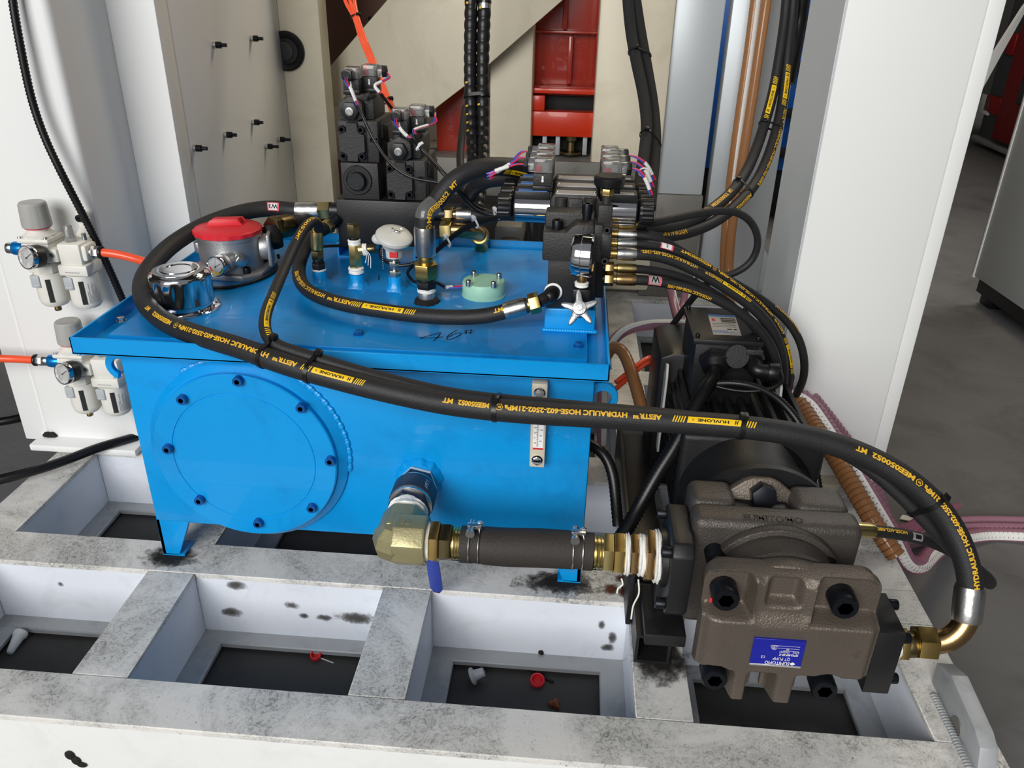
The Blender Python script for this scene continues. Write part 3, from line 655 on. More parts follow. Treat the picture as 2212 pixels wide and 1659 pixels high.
# chrome filler breather
p = U(400, 665, z=LZ); p.z = LZ
BR = thing('filler_breather', 'polished chrome filler breather cap with scalloped sides on the left front of the tank lid', 'breather cap', p)
b = MB(); b.lathe([(0, 0), (.050, 0), (.050, .0025), (.047, .0035), (.040, .0035), (.040, .009), (.036, .009)], p, seg=48); bs = b.build('mounting_flange', 'chrome', BR)
for i in range(6): a = .5+i*PI/3; bolt_hex('flange_screw', p+V((.0455*math.cos(a), .0455*math.sin(a), .003)), .0024, .0024, 'chrome', bs)
def scal(a, h): 
    k = max(0, math.sin((h-.014)/.040*PI)) if .014 < h < .054 else 0
    return 1-.085*k*(max(0, math.cos(10*a+.4))**.7)
prof = [(.0405, .0085), (.0425, .0095), (.0425, .0115), (.041, .0125)]+[(.0435, .014+i*.004) for i in range(10)]+[(.0432, .053), (.040, .0565), (.0375, .0578), (.0365, .0600), (.031, .0612), (.027, .0608), (.0262, .0622), (.018, .0626), (.0172, .0614), (0, .0614)]
b = MB(); b.lathe(prof, p, seg=108, wob=lambda a, h: scal(a, h) if h < .054 else 1); b.build('chrome_cap', 'chrome', BR, ang=50)
# return filter with red cap
p = U(505, 585, z=LZ); p.z = LZ
RF = thing('return_filter', 'cast aluminium return line filter with red screw cap and small dial', 'filter', p)
b = MB(); oc = []
for i in range(8):
    a = PI/8+i*PI/4; oc.append((.066*math.cos(a)*1.02, .062*math.sin(a)))
oc = [(-.052, -.050), (.036, -.056), (.062, -.034), (.066, .03), (.03, .058), (-.05, .058), (-.062, .03), (-.064, -.03)]
b.prism(oc, p, (1, 0, 0), (0, 1, 0), (0, 0, .011), bev=.003); b.build('base_flange', 'alu', RF)
b = MB(); b.lathe([(.0, .010), (.0505, .010), (.0495, .020), (.0495, .060), (.0515, .0605), (.0515, .066), (0, .066)], p, seg=64)
b.cyl(p+V((.045, .012, .040)), p+V((.062, .017, .040)), .022, .022, seg=24, bev=.002)
b.prism([(-.026, -.028), (.026, -.028), (.029, .026), (-.029, .026)], p+V((.058, .017, .040)), V((-.26, .96, 0)), (0, 0, 1), V((.006, .0017, 0)), bev=.002)
b.box(p.x-.056, p.x-.045, p.y-.012, p.y+.012, p.z+.030, p.z+.05, bev=.003); b.build('filter_body', 'alu', RF)
b = MB(); b.lathe([(0, .066), (.050, .066), (.0535, .067), (.0535, .073), (.050, .0755), (.030, .0795), (0, .0805)], p, seg=96, wob=lambda a, h: 1+(.022 if h < .0745 and math.cos(16*a) > .25 else 0))
rc = b.build('red_cap', 'red_plastic', RF)
b = MB()
for s in (-.5, .5): b.prism([(-.030, -.002), (.030, -.002), (.021, .011), (-.021, .011)], p+V((0, s*.020-.0015, .078)), (1, .25, 0), (0, 0, 1), (0, .003, 0), bev=.001)
b.prism([(-.022, -.002), (.022, -.002), (.020, .012), (-.020, .012)], p+V((0, -.008, .078)), (1, .25, 0), (0, 0, 1), (0, .016, 0), bev=.002)
b.build('grip', 'red_plastic', RF)
for q in ((.046, -.040), (.052, .036), (-.05, .046)): cap_screw('base_bolt', p+V((q[0]*.85, q[1]*.95, .011)), Z3, .0062, .009, RF, 'dark_bolt')
b = MB(); q = p+V((.030, -.040, .034)); b.cyl(q, q+V((.0055, -.0075, 0)), .011, seg=20, bev=.001); b.hexn(q+V((.005, -.007, 0)), q+V((.010, -.0137, 0)), .0085); b.build('drain_plug', 'steel', RF)
for dz in (.022, -.022): cap_screw('port_screw', p+V((.066, .03, .040+dz)), (.96, .2, .2), .004, .004, RF, 'dark_bolt')
def dial(name, c, ax, r, depth, parent, up=(0, 0, 1), face='dial_white', case='chrome', back='plastic_black', ang=-.9, colored=False):
    """round pressure gauge: case, bezel, white dial, needle and scale"""
    c, ax = V(c), V(ax).normalized(); up = V(up); up = (up-ax*up.dot(ax)).normalized(); rt = up.cross(ax)
    b = MB(); b.lathe([(0, -depth), (r*.92, -depth), (r*.95, -depth*.4), (r*.95, -depth*.1)], c, ax, 40); g = b.build(name, back, parent)
    b = MB(); b.lathe([(r*.93, -depth*.35), (r, -depth*.3), (r, -r*.02), (r*.95, r*.06), (r*.88, r*.04), (r*.87, -r*.09)], c, ax, 44); b.build('bezel', case, g)
    b = MB(); b.lathe([(0, -r*.06), (r*.89, -r*.06)], c, ax, 40); b.lathe([(r*.89, -r*.06), (r*.885, -r*.061)], c, ax, 40); b.build('dial_face', face, g)
    bm = bmesh.new(); 
    def ray_(a, r0, r1, wd, mi=0):
        d = rt*math.cos(a)+up*math.sin(a); s = ax.cross(d)*wd/2; k = ax*(-r*.045)
        f = bm.faces.new([bm.verts.new(c+d*t+s*e+k) for t, e in ((r0, 1), (r1, 1), (r1, -1), (r0, -1))]); f.material_index = mi
    for i in range(21): a = 5*PI/4-i*(1.5*PI)/20; ray_(a, r*(.62 if i % 5 == 0 else .68), r*.76, r*.018)
    ray_(ang, -r*.22, 0, r*.10); ray_(ang, 0, r*.66, r*.045)
    if colored:
        for i in range(12):
            a = PI+.25+i*(PI-.3)/12
            ray_(a, r*.6, r*.78, r*.16, 1 if i < 3 else (2 if i < 8 else 3))
    o = obj('needle_and_scale', bm, ['ink_black', 'label_red', 'band_yellow', 'green_mark'], g, smooth=False)
    return g
q = U(500, 562, y=p.y-.040); dc = U(466, 576, y=p.y-.072); ax = (dc-q).normalized()*.55+V((-.1, -.75, .12)); ax.normalize(); b = MB(); b.cyl(q, q.lerp(dc, .45), .0150, seg=24, bev=.001); b.build('gauge_boss', 'alu', RF)
dial('pressure_dial', dc, ax, .0165, .021, RF, back='steel', colored=True, ang=.55)
# three fittings standing on weld sockets, seen left to right
EL = thing('hose_fitting', 'green yellow plated hex fitting on the leftmost blue weld socket of the lid', 'fitting', U(*SOCK[0], z=LZ)+V((0, 0, .0216)))
nut_stack([('tape_ring', 'tape', 0, .004, .0108, 'ptfe'), ('black_nut', 'hex', .003, .013, .0115, 'plastic_black'), ('collar', 'cyl', .013, .020, .0085, 'plastic_black'), ('hex_nut', 'hex', .0195, .0335, .0105, 'dark_zinc')], EL.location, Z3, EL)
TE = thing('tee_fitting', 'tall brass tee fitting with a dark hex cap and white thread tape', 'fitting', U(*SOCK[1], z=LZ)+V((0, 0, .0216)))
nut_stack([('tape_ring', 'tape', 0, .011, .012, 'ptfe'), ('brass_body', 'hex', .010, .047, .0105, 'yellow_zinc'), ('tape_ring', 'tape', .046, .056, .0096, 'ptfe'), ('neck', 'cyl', .055, .060, .0085, 'plastic_black'), ('dark_cap', 'hex', .059, .080, .0105, 'dark_zinc')], TE.location, Z3, TE)
q = TE.location+V((.006, 0, .038)); nut_stack([('side_port', 'cyl', 0, .014, .0085, 'yellow_zinc'), ('tape_ring', 'tape', .006, .014, .0094, 'ptfe'), ('side_plug', 'cyl', .013, .026, .0068, 'dark_zinc')], q, (1, .15, .1), TE)
for k in range(3): MB().tube(spline([q+V((.01+k*.002, -.009, .004)), q+V((.015+k*.003, -.012, -.004)), q+V((.013+k*.004, -.013, -.016-.004*k))], .003), .0006, 6).build('loose_thread', 'ptfe', TE)
TS = thing('temperature_sensor', 'gray domed temperature sensor head with a red label on the tank lid', 'sensor', U(*SOCK[2], z=LZ)+V((0, 0, .0216)))
o = TS.location
nut_stack([('steel_nut', 'hex', 0, .010, .0098, 'steel'), ('stem', 'cyl', .010, .016, .006, 'steel'), ('steel_nut', 'hex', .015, .0245, .0095, 'steel'), ('stem', 'cyl', .0245, .032, .0055, 'steel'), ('white_collar', 'cone', .031, .047, (.0125, .0135), 'gray_cast')], o, Z3, TS)
b = MB(); b.box(o.x-.004, o.x+.008, o.y-.0143, o.y-.010, o.z+.034, o.z+.044); b.build('red_label', 'label_red', TS)
t = V((.22, -.25, .94)).normalized(); c = o+V((-.002, 0, .046))
b = MB(); b.lathe([(0, 0), (.016, .002), (.019, .010), (.027, .016), (.027, .018)], c, t, 36); b.sphere(c+t*.012+V((-.024, .008, 0)), .010, 1.2, 1, .9); b.build('head_body', 'gray_cast', TS)
b = MB(); b.lathe([(.027, .0175), (.0285, .018), (.0285, .022), (.025, .026), (.014, .029), (0, .030)], c, t, 40); cpv = b.build('head_cover', 'gray_cast', TS)
b = MB(); b.sphere(c+t*.030+V((.003, 0, 0)), .0035, 1.5, .7, .6, u=10, v=8); b.cyl(c+t*.030+V((-.004, 0, 0)), c+t*.034+V((-.004, 0, .001)), .0018, seg=10); b.cyl(c+t*.030+V((.008, .003, 0)), c+t*.034+V((.009, .003, 0)), .0018, seg=10); b.build('cover_screw', 'chrome', cpv)
b = MB()
for i in range(12): b.sphere(o+V((-.017, -.006, .046-i*.003)), .0011, u=8, v=6)
b.build('bead_chain', 'steel', TS)
# mint green level switch cap with four screws
p = U(1045, 636, z=LZ)
LS = thing('level_switch', 'round mint green level switch cap with four steel screws on the tank lid', 'level switch', p)
b = MB(); b.lathe([(0, 0), (.0345, 0), (.0345, .002), (.0335, .003), (.0335, .021), (.032, .0235), (0, .0245)], p, seg=56); lc = b.build('mint_cap', 'mint', LS)
for px, py in ((1012, 614), (1024, 594), (1066, 617), (1078, 599)):
    s = U(px, py, z=LZ+.026); cap_screw('cap_screw', V((s.x, s.y, LZ+.0235)), Z3, .0042, .009, LS, 'steel')
# ---------------------------------------------------------------- valves
def din_plug(name, c, parent, gland=(0, -1, 0), sz=(.026, .027), seal=True, hb=.021, ht=.021):
    """solenoid connector: dark foot, gray housing, clear hood with a cable gland"""
    c = V(c); a, d = sz; g = V(gland)
    b = MB(); b.box(c.x-a*.52, c.x+a*.52, c.y-d*.52, c.y+d*.52, c.z-.007, c.z, bev=.001); r = b.build(name, 'plastic_black', parent)
    b = MB(); b.box(c.x-a/2, c.x+a/2, c.y-d/2, c.y+d/2, c.z, c.z+hb, bev=.0012); b.build('plug_housing', 'cast_black', r)
    b = MB(); b.box(c.x-a/2, c.x+a/2, c.y-d/2, c.y+d/2, c.z+hb, c.z+hb+ht, bev=.003); b.build('clear_hood', 'clear_plastic', r)
    b = MB(); b.box(c.x-a*.3, c.x+a*.3, c.y-d*.3, c.y+d*.3, c.z+hb+.001, c.z+hb+ht*.55, bev=.001); b.box(c.x-a*.36, c.x-a*.05, c.y-d*.36, c.y-d*.28, c.z+hb+.002, c.z+hb+.010, mi=1); b.build('terminal_insert', ['knob_gray', 'wire_red'], r)
    q = c+V((0, 0, hb+ht*.42))+V((g.x*a/2, g.y*d/2, 0))
    b = MB(); b.cyl(q-g*.002, q+g*.008, .0092, seg=18); b.hexn(q+g*.007, q+g*.014, .0098, mi=1); b.lathe([(.0062, 0), (.0060, .0006), (0, .0006)], q+g*.0139, g, 14, mi=2); b.build('cable_gland', ['clear_plastic', 'plastic_black', 'ink_black'], r)
    mk = c+V((0, -d/2-.0003, hb*.35)); b = MB(); b.box(mk.x-.0012, mk.x+.0012, mk.y, mk.y+.001, mk.z, mk.z+.008); b.sphere(mk+V((0, .0004, .001)), .002, 1, .4, 1, u=8, v=6); b.build('plug_mark', 'label_white', r)
    return q+g*.014
YM = 1.32
LM = thing('valve_manifold_block', 'black steel manifold block resting on blue square tubes at the back of the tank', 'manifold', (-.319, YM+.045, LZ+.028))
MB().box(-.399, -.240, YM, YM+.092, LZ+.0285, .466, bev=.0015).build('steel_block', 'block_black', LM)
WIRES = []
def pilot_valve(name, label, x, z0):
    """cast valve: ribbed body, bolted cover, pilot solenoid with hex nut and two clear plugs; x = cover's left edge"""
    t = thing(name, label, 'valve', (x+.03, YM+.06, z0))
    y = YM+.012
    b = MB(); b.box(x-.002, x+.064, y, y+.105, z0, z0+.066, bev=.002); b.box(x+.050, x+.066, y+.03, y+.11, z0+.0005, z0+.052, bev=.003)
    for i in range(5): b.box(x+.058, x+.068, y+.020+i*.009, y+.024+i*.009, z0+.036-.003*i, z0+.060-.002*i, bev=.001, seg=1)
    b.box(x-.008, x+.0, y+.02, y+.09, z0+.0005, z0+.03, bev=.002); b.build('valve_body', 'cast_black', t)
    w_, h_ = .0435, .062; n_ = .0125
    o = [(n_, 0), (w_-n_, 0), (w_-n_, n_*.8), (w_-n_*.7, n_*1.1), (w_, n_*1.25), (w_, h_-n_*1.5), (w_-n_*.7, h_-n_*1.3), (w_-n_*.9, h_-n_), (w_-n_*.9, h_), (n_*1.1, h_), (n_*1.1, h_-n_), (n_*.7, h_-n_*1.3), (0, h_-n_*1.5), (0, n_*1.25), (n_*.7, n_*1.1), (n_, n_*.8)]
    b = MB(); b.prism(o, (x, y, z0+.002), (1, 0, 0), (0, 0, 1), (0, -.010, 0), bev=.0009, seg=1); b.box(x-.001, x+w_+.001, y-.003, y, z0+.001, z0+h_+.003, bev=.001); cv_ = b.build('end_cover', 'cast_black', t)
    for dx, dz in ((.0062, .009), (w_-.0062, .009), (.0062, h_-.011), (w_-.0062, h_-.011)): cap_screw('cover_screw', (x+dx, y-.004, z0+.002+dz), (0, -1, 0), .0062, .006, cv_)
    cap_screw('side_screw', (x+.056, y-.001, z0+.034), (0, 0, 1), .0058, .006, t)
    zp = z0+.082
    b = MB(); b.box(x+.002, x+.056, y+.014, y+.095, z0+.066, z0+.098, bev=.003); b.hexn((x+.022, y+.016, zp), (x+.022, y-.004, zp), .0225); b.box(x+.010, x+.05, y+.012, y+.06, z0+.095, z0+.106, bev=.002); b.cyl((x+.046, y-.002, z0+.103), (x+.046, y+.09, z0+.107), .004, seg=10); b.build('pilot_coil', 'cast_black', t)
    b = MB(); b.hexn((x+.0225, y-.004, zp), (x+.0225, y-.014, zp), .0150, rot=.5); nt_ = b.build('coil_nut', 'plastic_black', t)
    b = MB(); b.lathe([(0, 0), (.0065, 0), (.0065, .001), (.004, .0012), (.0038, .0004), (0, .0004)], (x+.0225, y-.0142, zp), (0, -1, 0), 18); b.build('nut_screw', 'steel', nt_)
    g1 = din_plug('front_connector', (x+.022, y+.022, z0+.112), t, (-.1, -1, 0), hb=.016, ht=.018); g2 = din_plug('rear_connector', (x+.045, y+.05, z0+.112), t, (1, 0, 0), hb=.018, ht=.018)
    WIRES.append((g1, g2)); return t
SV = pilot_valve('pilot_operated_valve', 'shorter black pilot operated valve standing directly on the left manifold block', -.3105, .4665)
b = MB(); b.box(-.388, -.325, YM+.006, YM+.10, .4662, .5265, bev=.0015)
PV = thing('reducing_valve_block', 'black square valve block with a large round plug under the taller valve', 'valve', (-.357, YM+.05, .4665)); b.build('block_body', 'cast_black', PV)
c = V((-.3605, YM+.006, .4985)); b = MB(); b.lathe([(.0150, .000), (.0245, .000), (.0245, .002), (.0235, .003), (.0185, .003), (.0180, .001), (.0150, .001)], c, (0, -1, 0), 44); b.lathe([(.0148, 0), (.0148, .012), (.0138, .013), (0, .013)], c, (0, -1, 0), 36); b.build('round_plug', 'motor_black', PV)
for s in (-.008, .007): b = MB(); b.lathe([(.0022, 0), (.0019, .0003), (0, .0003)], c+V((s, -.0129, -s*.9)), (0, -1, 0), 12); b.build('pin_hole', 'ink_black', PV)
TV = pilot_valve('pilot_operated_valve', 'taller black pilot operated valve stacked on the block with the round plug', -.387, .527)
# ---------------------------------------------------------------- right manifold with relief valve and three solenoid valves
RM_ = thing('control_manifold_block', 'black steel manifold block on the blue pad under the solenoid valves', 'manifold', (.005, 1.15, LZ+.034))
MB().box(-.0285, .0365, 1.047, 1.245, LZ+.0345, .466, bev=.0015).box(-.028, .050, 1.080, 1.245, .40, .490, bev=.0015).build('steel_block', 'block_black', RM_)
RV = thing('relief_valve', 'dark cast relief valve body with recessed screws at the front of the right manifold', 'valve', (.0, 1.06, .4665))
b = MB(); b.prism([(-.037, .4665), (.030, .4665), (.030, .517), (.006, .517), (.0, .513), (-.006, .506), (-.037, .506)], (0, 1.034, 0), (1, 0, 0), (0, 0, 1), (0, .042, 0), bev=.0025)
b.box(-.036, .031, 1.062, 1.092, .4905, .526, bev=.004); b.prism([(.030, .4665), (.042, .4665), (.042, .517), (.030, .517)], (0, 1.037, 0), (1, 0, 0), (0, 0, 1), (0, .05, 0), bev=.002)
b.cyl((.040, 1.064, .492), (.054, 1.064, .492), .0300, seg=40, bev=.002); b.build('valve_body', 'cast_black', RV)
b = MB(); b.box(.034, .053, 1.050, 1.074, .515, .540, bev=.002); b.cyl((.0445, 1.062, .538), (.0445, 1.062, .552), .0055, seg=16); b.build('adjuster_stem', 'cast_black', RV)
b = MB(); b.hexn((.0445, 1.062, .551), (.0445, 1.062, .560), .0090, rot=.3); b.build('lock_nut', 'brass', RV)
b = MB(); b.lathe([(0, 0), (.019, .001), (.0205, .004), (.0205, .012), (.018, .0145), (0, .015)], (.0465, 1.064, .562), seg=40); b.build('rubber_knob', 'plastic_black', RV)
cap_screw('body_screw', (-.019, 1.052, .506), Z3, .0072, .012, RV); cap_screw('body_screw', (.020, 1.066, .517), Z3, .0072, .021, RV)
for zz in (.512, .470): cap_screw('flange_screw', (.0465, 1.036, zz), (0, -1, 0), .0048, .005, RV, 'cast_black')
def solenoid_valve(label, y, z):
    t = thing('solenoid_valve', label, 'valve', (.005, y, z-.022), 'solenoid valves in a row')
    b = MB(); b.prism([(-.030, -.026), (.038, -.026), (.038, .016), (.034, .0225), (-.026, .0225), (-.030, .016)], (0, y-.021, z), (1, 0, 0), (0, 0, 1), (0, .042, 0), bev=.0015)
    for sx in (-.016, .024): b.cyl((sx, y-.0225, z-.020), (sx, y-.0225, z+.019), .0085, seg=18)
    b.box(-.0055, .0135, y-.026, y-.018, z-.022, z+.018, bev=.0012); vb = b.build('valve_body', 'cast_black', t)
    b = MB(); b.box(-.024, .032, y-.022, y-.002, z+.0225, z+.0245, bev=.0004, seg=1); pl = b.build('name_plate', 'label_silver', t)
    for sx in (-.0215, .0295): b = MB(); b.sphere((sx, y-.012, z+.0247), .0022, 1, 1, .6, u=10, v=8); b.build('plate_rivet', 'chrome', pl)
    for s, x0 in ((-1, -.030), (1, .038)):
        b = MB(); b.cyl((x0, y, z-.002), (x0+s*.052, y, z-.002), .0205, seg=40, bev=.001); b.box(min(x0+s*.002, x0+s*.051), max(x0+s*.002, x0+s*.051), y-.015, y+.017, z+.010, z+.024, bev=.0015); cl = b.build('coil', 'motor_black' if s > 0 else 'motor_black', t)
        b = MB(); b.lathe([(.0195, 0), (.0207, .0005), (.0207, .049), (.0195, .0495)], (x0+s*.001, y, z-.002), (s, 0, 0), 48); b.build('coil_sleeve', 'coil_chrome', t)
        b = MB(); b.box(min(x0+s*.006, x0+s*.046), max(x0+s*.006, x0+s*.046), y-.0148, y-.004, z+.0236, z+.0247); b.build('coil_label', 'label_blue' if s < 0 else 'label_silver', t)
        b = MB(); b.lathe([(.009, 0), (.012, .001), (.0165, .004), (.0175, .007), (.0175, .022), (.0165, .0235), (0, .0235)], (x0+s*.052, y, z-.002), (s, 0, 0), 60, wob=lambda a, h: 1+(.03*(1 if math.cos(20*a) > 0 else -1) if h > .005 else 0)); b.build('ribbed_nut', 'plastic_black', t, ang=20)
        g = din_plug('connector', (x0+s*.013, y+.002, z+.031), t, (s, 0, 0), sz=(.026, .030), hb=.017, ht=.020)
        WIRES.append((g, None))
    b = MB(); bm = b.bm; flat_text(bm, 'ORAY8', (.0085, y-.0262, z-.016), (0, 0, 1), (-1, 0, 0), .009, .028, bold=.01, thick=.0006); b.build('cast_lettering', 'cast_black', vb)
    return t
m_ = MATS['coil_chrome'] = MATS['chrome'].copy(); m_.node_tree.nodes['Principled BSDF'].inputs['Roughness'].default_value = .12
mx = [n for n in m_.node_tree.nodes if n.type == 'MIX'][0]; mx.inputs[6].default_value = (.5, .5, .53, 1); mx.inputs[7].default_value = (.6, .6, .63, 1)
SOLZ = .517
for i, lb in enumerate(('black solenoid valve with shiny coils nearest the camera in the row of three', 'middle solenoid valve of the row of three on the right manifold', 'rearmost solenoid valve of the row of three on the right manifold')): solenoid_valve(lb, 1.125+i*.047, SOLZ)
# chrome gauge and star handled needle valve
GA = thing('pressure_gauge', 'chrome pressure gauge seen from its side in front of the relief valve', 'gauge', (.018, 1.030, .436))
o = V((.0175, 1.010, .484))
b = MB(); b.lathe([(0, -.014), (.026, -.014), (.0275, -.012), (.0275, -.002), (.0285, -.001), (.0285, .011), (.0265, .0135), (.0245, .013)], o, (1, -.12, 0), 48); gc = b.build('gauge_case', 'chrome', GA)
b = MB(); b.lathe([(0, .0115), (.0248, .0115)], o, (1, -.12, 0), 40); b.build('gauge_face', 'dial_white', gc)
nut_stack([('brass_stem', 'cyl', .026, .040, .0066, 'bronze_pipe'), ('tape_ring', 'tape', .036, .043, .0092, 'ptfe')], o, (0, .0, -1), GA)
NV = thing('needle_valve', 'black needle valve with a bright five lobed star handle', 'valve', (.0175, 1.02, .43))
b = MB(); b.box(.006, .029, 1.001, 1.023, .418, .4395, bev=.002); b.cyl((.0175, 1.02, .428), (.0175, 1.0465, .428), .009, seg=20); b.cyl((.0175, 1.008, .42), (.0175, .990, .408), .006, seg=16); b.build('valve_body', 'plastic_black', NV)
sc_ = U(1252, 667, y=.985); ax = V((-.05, -.86, .5)).normalized()
star = []
for i in range(60):
    a = 2*PI*i/60; star.append((a, .0115+.0145*max(0, math.cos(5*(a-.25)/2))**2.2 if False else .0105+.0155*(.5+.5*math.cos(5*(a-.42)))**2.2))
ux_ = V((1, 0, 0)); ux_ = (ux_-ax*ux_.dot(ax)).normalized(); uy_ = ax.cross(ux_)
b = MB(); b.prism([(r*math.cos(a), r*math.sin(a)) for a, r in star], sc_-ax*.004, ux_, uy_, ax*.008, bev=.0022); b.lathe([(.0095, 0), (.0085, .006), (.004, .0065), (.0038, .009), (0, .009)], sc_+ax*.003, ax, 24); b.build('star_handle', 'alu', NV)
# oil level gauge on the tank front
p = U(1160, 1005, y=TY0-.013)
LG = thing('oil_level_gauge', 'narrow cream sight gauge with a thermometer scale on the right of the tank front', 'level gauge', (p.x, TY0-.01, .26))
gx0, gx1 = U(1143, 1008, y=TY0-.018).x, U(1176, 1008, y=TY0-.018).x; gz = U(1160, 1010, y=TY0-.018).z
b = MB(); b.box(gx0, gx1, TY0-.018, TY0-.0005, gz, gz+.127, bev=.002); b.build('gauge_body', 'gauge_cream', LG)
b = MB(); b.box(gx0+.004, gx1-.003, TY0-.0186, TY0-.0175, gz+.030, gz+.097); sp_ = b.build('scale_plate', 'dial_white', LG)
b = MB(); b.box(gx0+.004, gx1-.003, TY0-.0190, TY0-.0184, gz+.029, gz+.0315); b.build('red_mark', 'label_red', sp_)
b = MB(); xm = (gx0+gx1)/2; bm = b.bm
for i in range(24): rect(bm, xm-.0022, xm+.0012, .034+i*.0026, .0344+i*.0026)
rect(bm, xm-.0006, xm-.0002, .034, .095)
for v in bm.verts: v.co = V((v.co.x, TY0-.0188, gz+v.co.y))
for i, s in enumerate(('20', '0', '20', '40', '60', '80', '100')): flat_text(bm, s, (gx0+.0052, TY0-.0188, gz+.038+i*.0078), (1, 0, 0), (0, 0, 1), .0022, bold=.01)
for i, s in enumerate(('30', '60', '100', '140', '180', '212')): flat_text(bm, s, (xm+.0022, TY0-.0188, gz+.041+i*.0086), (1, 0, 0), (0, 0, 1), .0022, bold=.01)
b.build('scale_printing', 'ink_black', sp_)
for dz in (.0125, .115): 
    q = V((xm, TY0-.018, gz+dz)); b = MB(); b.lathe([(.0075, 0), (.0075, .0015), (.006, .003)], q, (0, -1, 0), 24); b.hexn(q, q+V((0, -.006, 0)), .0058); b.build('gauge_bolt', 'chrome', LG)
# ---------------------------------------------------------------- pump
def sst(a, b, x): t = min(1, max(0, (x-a)/(b-a))); return t*t*(3-2*t)
PX, PZ = .267, .155
PU = thing('gear_pump', 'bronze gray cast gear pump with four big socket screws and a blue rating plate', 'pump', (PX, .78, .04))
def front_cast():
    """the front casting: one surface with bolt pockets, a notch on top and two legs below"""
    x0, x1, z0, z1, yf, yb = .171, .366, .046, .222, .700, .728
    nx, nz = 98, 94; bm = bmesh.new(); G = []
    def box_(x, z, a, b, c, d, e=.005): return sst(a-e, a+e, x)*(1-sst(b-e, b+e, x))*sst(c-e, c+e, z)*(1-sst(d-e, d+e, z))
    def rec(x, z):
        d = 0
        tl = 1-sst(.0, .014, max(x-.214, .176-z, 0)); tl = max(0, tl) if (x < .232 and z > .160) else 0
        tr = 1-sst(.0, .014, max(.300-x, .176-z, 0)); tr = tr if (x > .284 and z > .160) else 0
        cn = box_(x, z, .2375, .2755, .184, .3, .006)
        d = max(d, .032*tl*(1-.6*sst(.212, .221, z)), .032*tr*(1-.6*sst(.212, .221, z)), .022*cn*(1-.6*sst(.213, .221, z)))
        d = max(d, .007*box_(x, z, .222, .29, .168, .3, .012))
        low = 1-sst(.080, .092, z)
        leg = max(box_(x, z, .2135, .2345, 0, .1, .005), box_(x, z, .262, .289, 0, .1, .006))
        d = max(d, .0285*low*(1-leg)*(1 if z > .078 else 1))
        bl = 1-sst(.017, .024, math.hypot(x-.193, z-.073)); br = 1-sst(.019, .027, math.hypot(x-.322, z-.069))
        d = max(d, .027*bl, .027*br)
        ed = min(x-x0, x1-x, z1-z); d += .006*(1-sst(0, .010, ed))+.012*(1-sst(0, .022, x-x0))*.4
        return min(d, .0262)
    for j in range(nz+1):
        row = []
        for i in range(nx+1):
            x, z = x0+(x1-x0)*i/nx, z0+(z1-z0)*j/nz; xr, zr = x, z
            for cx in (x0+.022, x1-.022):
                cz = z1-.022; dx, dz_ = x-cx, z-cz
                if dz_ > 0 and (dx < 0) == (cx < PX) and (abs(dx) > 0): k = max(abs(dx), dz_)/math.hypot(dx, dz_); xr, zr = cx+dx*k, cz+dz_*k
            row.append(bm.verts.new((xr, yf+rec(x, z), zr)))
        G.append(row)
    for j in range(nz):
        for i in range(nx):
            xc, zc = x0+(x1-x0)*(i+.5)/nx, z0+(z1-z0)*(j+.5)/nz
            if zc < .079 and not (.205 < xc < .243 or .254 < xc < .297): continue       # open below between the legs
            bm.faces.new((G[j][i], G[j][i+1], G[j+1][i+1], G[j+1][i]))
    ed = [e for e in bm.edges if e.is_boundary]; r = bmesh.ops.extrude_edge_only(bm, edges=ed)
    for v in [g for g in r['geom'] if isinstance(g, bmesh.types.BMVert)]: v.co.y = .732
    bmesh.ops.delete(bm, geom=[v for v in bm.verts if not v.link_faces], context='VERTS')
    m = MB(); m._add(bm); return m
b = front_cast()
rr = []
for (cx, cz, a0) in ((.342, .2005, 0), (.193, .2005, PI/2), (.185, .093, PI), (.352, .093, 3*PI/2)):
    r_ = .021 if cz > .15 else .010
    for i in range(7): rr.append((cx+r_*math.cos(a0+i*PI/12), cz+r_*math.sin(a0+i*PI/12)))
b.prism(rr, (0, .7285, 0), (1, 0, 0), (0, 0, 1), (0, .0165, 0), bev=.004, seg=3); b.cyl((PX-.003, .727, PZ-.012), (PX-.003, .747, PZ-.012), .0825, seg=64, bev=.004); b.box(.207, .241, .726, .745, .050, .09, bev=.004); b.box(.257, .294, .726, .745, .050, .09, bev=.004)
b.build('front_cover', 'pump_bronze', PU, ang=60)
for x, z in ((.1925, .192), (.3215, .1925)): cap_screw('cover_screw', (x, .7275, z), (0, -1, 0), .0152, .026, PU, 'dark_bolt', hexr=.55, seg=36)
for x, z in ((.1955, .072), (.3225, .068)): cap_screw('cover_screw', (x, .724, z), (0, -1, 0), .0150, .024, PU, 'dark_bolt', hexr=.55, seg=36)
b = MB(); b.box(.1745, .1785, .704, .707, .186, .192, bev=.001); b.build('red_paint_mark', 'label_red', PU)
# body, neck and tie bolts
b = MB(); b.cyl((PX-.003, .7475, PZ), (PX-.003, .79, PZ), .074, seg=64); b.cyl((PX-.003, .778, PZ), (PX-.003, .791, PZ), .0815, seg=64, bev=.003); b.build('neck', 'pump_dark', PU)
b = MB(); bx0, bx1 = .163, .362
b.box(bx0, bx1, .790, .832, .075, .236, bev=.012, seg=4)
b.box(bx0+.001, .220, .826, .880, .09, .2385, bev=.012, seg=4); b.box(.290, bx1-.006, .826, .880, .09, .2385, bev=.012, seg=4)
b.box(.21, .30, .826, .880, .09, .218, bev=.003); b.build('pump_body', 'pump_dark', PU)
for x in (.1915, .3215): b = MB(); b.cyl((x, .7455, .192), (x, .793, .192), .0108, seg=24); corr_tube(b, Path([(x, .768, .192), (x, .78, .192), (x, .792, .192)], .002, 0), .0118, .002, .0006, 20); b.build('tie_bolt', 'dark_bolt', PU)
